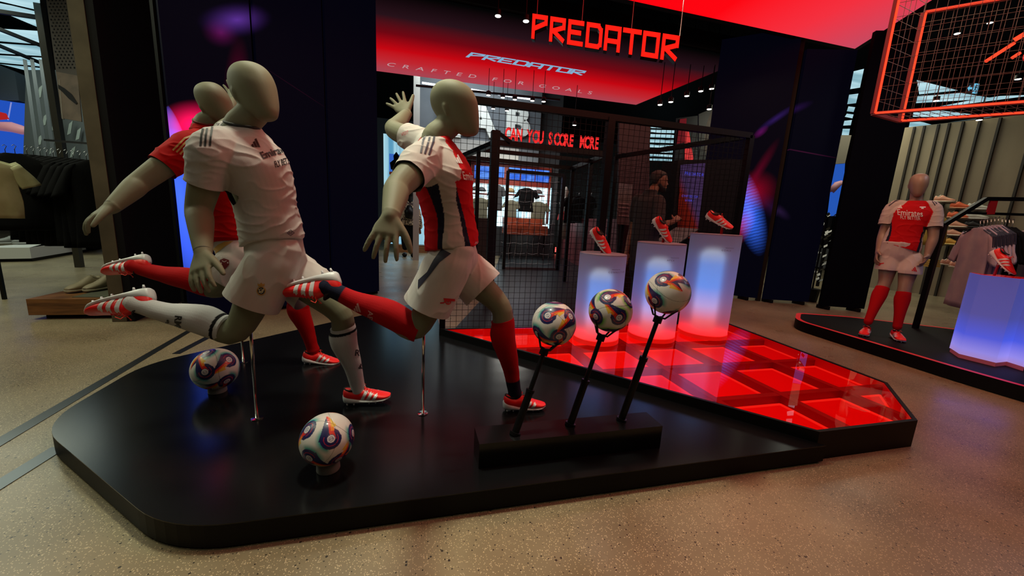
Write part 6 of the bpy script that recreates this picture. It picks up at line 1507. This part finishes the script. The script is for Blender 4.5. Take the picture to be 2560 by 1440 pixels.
# rack of black garments
rk = thing('clothes_rail', 'chrome clothes rail crowded with black garments at far left', 'clothes rail', PD(120, 400, 4.7))
q0 = PD(-60, 378, 4.3); q1 = PD(128, 406, 4.9); q2 = PD(112, 350, 5.2); q3 = PD(262, 362, 5.2)
build('rail', MB().bar(q0, q1, .025), STEEL, rk); build('rail', MB().bar(q2, q3, .025), STEEL, rk); build('post', MB().bar(Vector((q0.x, q0.y, 0)), q0, .03), BLACK, rk)
build('post', MB().bar(Vector((q3.x, q3.y, 0)), q3, .03), BLACK, rk)
for i in range(11):
    px = 62+i*16.5; d = 4.72; c = PD(px+6, 386+i*1.5, d); garment('hanging_garment', c, .50, 1.05+.02*(i % 3), .75, BLKF, ['first', 'second', 'third', 'fourth', 'fifth', 'sixth', 'seventh', 'eighth', 'ninth', 'tenth', 'eleventh'][i]+' black garment from the left on the rail beside the beige pillar', 'garment', 'black garments on the left rail', None, th=.06)
for i in range(3):
    c = PD(-10+i*24, 384, 4.4); garment('hanging_garment', c, .5, .88, .6, BLKF, ['leftmost', 'middle', 'right'][i]+' black garment behind the pale yellow tops', 'garment', 'black garments by the frame edge', None, th=.05)
PYL = mottle(mat('pale_yellow_cotton', (.42, .42, .24), .85), (.36, .36, .2), (.46, .46, .28), 8)
for i in range(3):
    c = PD(-52+i*4, 392+i*3, 3.9-i*.05); garment('hanging_garment', c, .46, .58, .9, PYL, ['rear', 'middle', 'front'][i]+' pale yellow top hanging at the left frame edge', 'top', 'pale yellow tops', None, th=.03)
# screen with an arm, grey wall, column, banner
s1 = thing('blue_screen', 'blue picture screen with a raised arm at the far left', 'screen', PD(40, 310, 8.6))
build('display', MB().slab([PD(-80, 400, 8.6), PD(92, 382, 8.6), PD(72, 262, 8.6), PD(-80, 240, 8.6)], .05), emis('screen_left_blue', (.018, .09, .55), .9), s1)
build('arm_shape', MB().tube([PD(-10, 315, 8.5), PD(30, 318, 8.5), PD(55, 325, 8.5), PD(76, 328, 8.5)], [.09, .11, .10, .05], 12), mat('arm_pink2', (.45, .22, .24), .5, emit=.4, ecol=(.5, .2, .25)), s1, smooth=True)
build('red_shape', MB().slab([PD(0, 300, 8.5), PD(24, 298, 8.5), PD(16, 284, 8.5), PD(0, 280, 8.5)], .02), emis('screen_red_bit', (.5, .02, .02), .8), s1)
build('rope', MB().bar(PD(28, 256, 8.5), PD(20, 300, 8.5), .02), emis('rope_pale', (.3, .35, .8), .8), s1)
gw = thing('grey_wall_block', 'dark grey wall block above the blue screen at far left', 'wall', PD(30, 200, 9))
build('panel', MB().slab([PD(-90, 262, 9), PD(75, 262, 9), PD(64, 190, 9), PD(-90, 130, 9)], .2), mat('wall_block_dark', (.05, .06, .07), .8), gw)
pw = thing('patterned_wall', 'grey wall with pale diagonal shard shapes and slim posts at the left', 'wall', PD(110, 280, 8.4))
build('panel', MB().slab([PD(70, 440, 8.4), PD(240, 440, 8.0), PD(215, 180, 8.0), PD(78, 180, 8.4)], .08), mat('wall_steel_grey', (.05, .06, .065), .7), pw)
SHD = mat('shard_pale', (.20, .24, .23), .7)
for x, y, s_ in ((100, 230, 1), (122, 250, 1), (112, 300, .9), (136, 310, 1), (100, 350, .8), (130, 370, .9), (175, 320, 1), (196, 335, .9), (182, 380, .8)):
    build('shard', MB().slab([PD(x-6, y+18*s_, 7.9), PD(x+3, y+14*s_, 7.9), PD(x+8, y-18*s_, 7.9), PD(x-1, y-10*s_, 7.9)], .01), SHD, pw)
for x0, x1 in ((84, 118), (106, 136), (66, 98)):
    build('post', MB().bar(PD(x0-4, 150, 7.6), PD(x1-4+6, 420, 7.6), .05), mat('post_steel', (.08, .09, .1), .4, .6), pw)
cl_ = thing('slim_column', 'slim dark metal column right of the luminous ceiling panels', 'column', PD(120, 200, 6.6)); a_ = PD(100, 0, 6.6); b2 = PD(158, 400, 6.6)
build('shaft', MB().bar((b2.x, b2.y, 0), (b2.x, b2.y, 5.4), .09), mat('column_bronze', (.05, .045, .035), .4, .5), cl_)
bn_ = thing('hanging_banner', 'brown hanging banner with a perforated top and a black curved stroke', 'banner', PD(170, 150, 5.4))
bm_ = mottle(mat('banner_brown', (.075, .05, .035), .7), (.06, .04, .028), (.10, .068, .048), 6)
f_ = lambda x, y: PD(x, y, 5.4)
build('sheet', MB().slab([f_(156, 296), f_(206, 305), f_(196, 190), f_(142, 180)], .01), bm_, bn_)
build('perforated_sheet', MB().slab([f_(142, 180), f_(196, 190), f_(172, -40), f_(112, -40)], .01), mat('banner_dark_brown', (.03, .022, .017), .7), bn_)
dm = MB()
for j in range(26):
    for i in range(6):
        y = -30+j*8; x = 116+(y+40)*.14+i*9.3+(j % 2)*4; dm.bar(f_(x, y)+Vector((0, -.015, 0)), f_(x+2.6, y+.3)+Vector((0, -.015, 0)), .006, .02)
build('perforations', dm, BLACKM, bn_, kind='stuff')
sw_pts = [(148, 212), (165, 222), (182, 236), (196, 258), (193, 262), (175, 248), (160, 232), (149, 222)]
me = bpy.data.meshes.new('curved_stroke'); me.from_pydata([tuple(f_(*p)+Vector((0, -.02, 0))) for p in sw_pts], [], [tuple(range(8))]); link('curved_stroke', me, BLACKM, bn_)
build('border', MB().bar(f_(158, 298), f_(150, 200), .02), mat('column_bronze', (.05, .045, .035), .4, .5), bn_)
sk = []
for y0, y1 in ((-60, -4), (2, 22), (30, 62), (70, 96), (104, 124), (130, 150), (154, 164)):
    sk.append([(-90, y0-4), (118+y0*.1, y0+8), (118+y1*.1, y1+8), (-90, y1-10)])
skylight([[(-90, -70), (98, -30), (101, 27), (-90, -18)], [(-90, -10), (30, 14), (104, 32), (106, 73), (-90, 58)], [(-90, 66), (108, 78), (110, 112), (-90, 96)], [(-90, 102), (112, 116), (118, 141), (-90, 128)], [(-90, 133), (120, 145), (122, 168), (-90, 148)], [(-90, 152), (122, 172), (127, 192), (0, 160)]], 4.3, 'large pale luminous ceiling panels at the top left corner', PZ(50, 100, 4.3))
for a_, b2, lab in (((-60, 20), (104, 45), 'upper'), ((-60, 90), (120, 165), 'lower'), ((-60, 50), (118, 120), 'middle')):
    t = thing('ceiling_beam', lab+' diagonal black beam under the luminous ceiling at top left', 'beam', PZ(*a_, 4.2)); build('beam', MB().bar(PZ(*a_, 4.2), PZ(*b2, 4.2), .06), BLACK, t)

# ---- supports for boards standing at the back
for (t_, p_) in ((pt, PY(1778, 400, 8.66)), (p2, PY(1715, 400, 8.46)), (p3, PY(1672, 500, 7.47)), (dl, PY(1828, 400, 6.97)), (ss, PD(2092, 470, 9.1)), (s1, PD(0, 320, 8.8)), (nb_, PY(1560, 520, 6.26)), (gw, PD(-40, 200, 9.2)), (bw, Vector((PY(1200, 300, LY).x, LY+.15, 3)))):
    build('support_post', MB().bar((p_.x, p_.y, 0), (p_.x, p_.y, p_.z), .05), BLACKM, t_)
for o_ in COL.objects:
    if o_.type == 'MESH' and o_.name.split('.')[0] in ('lettering', 'sock_lettering', 'studs', 'perforations', 'print'): o_['kind'] = 'stuff'
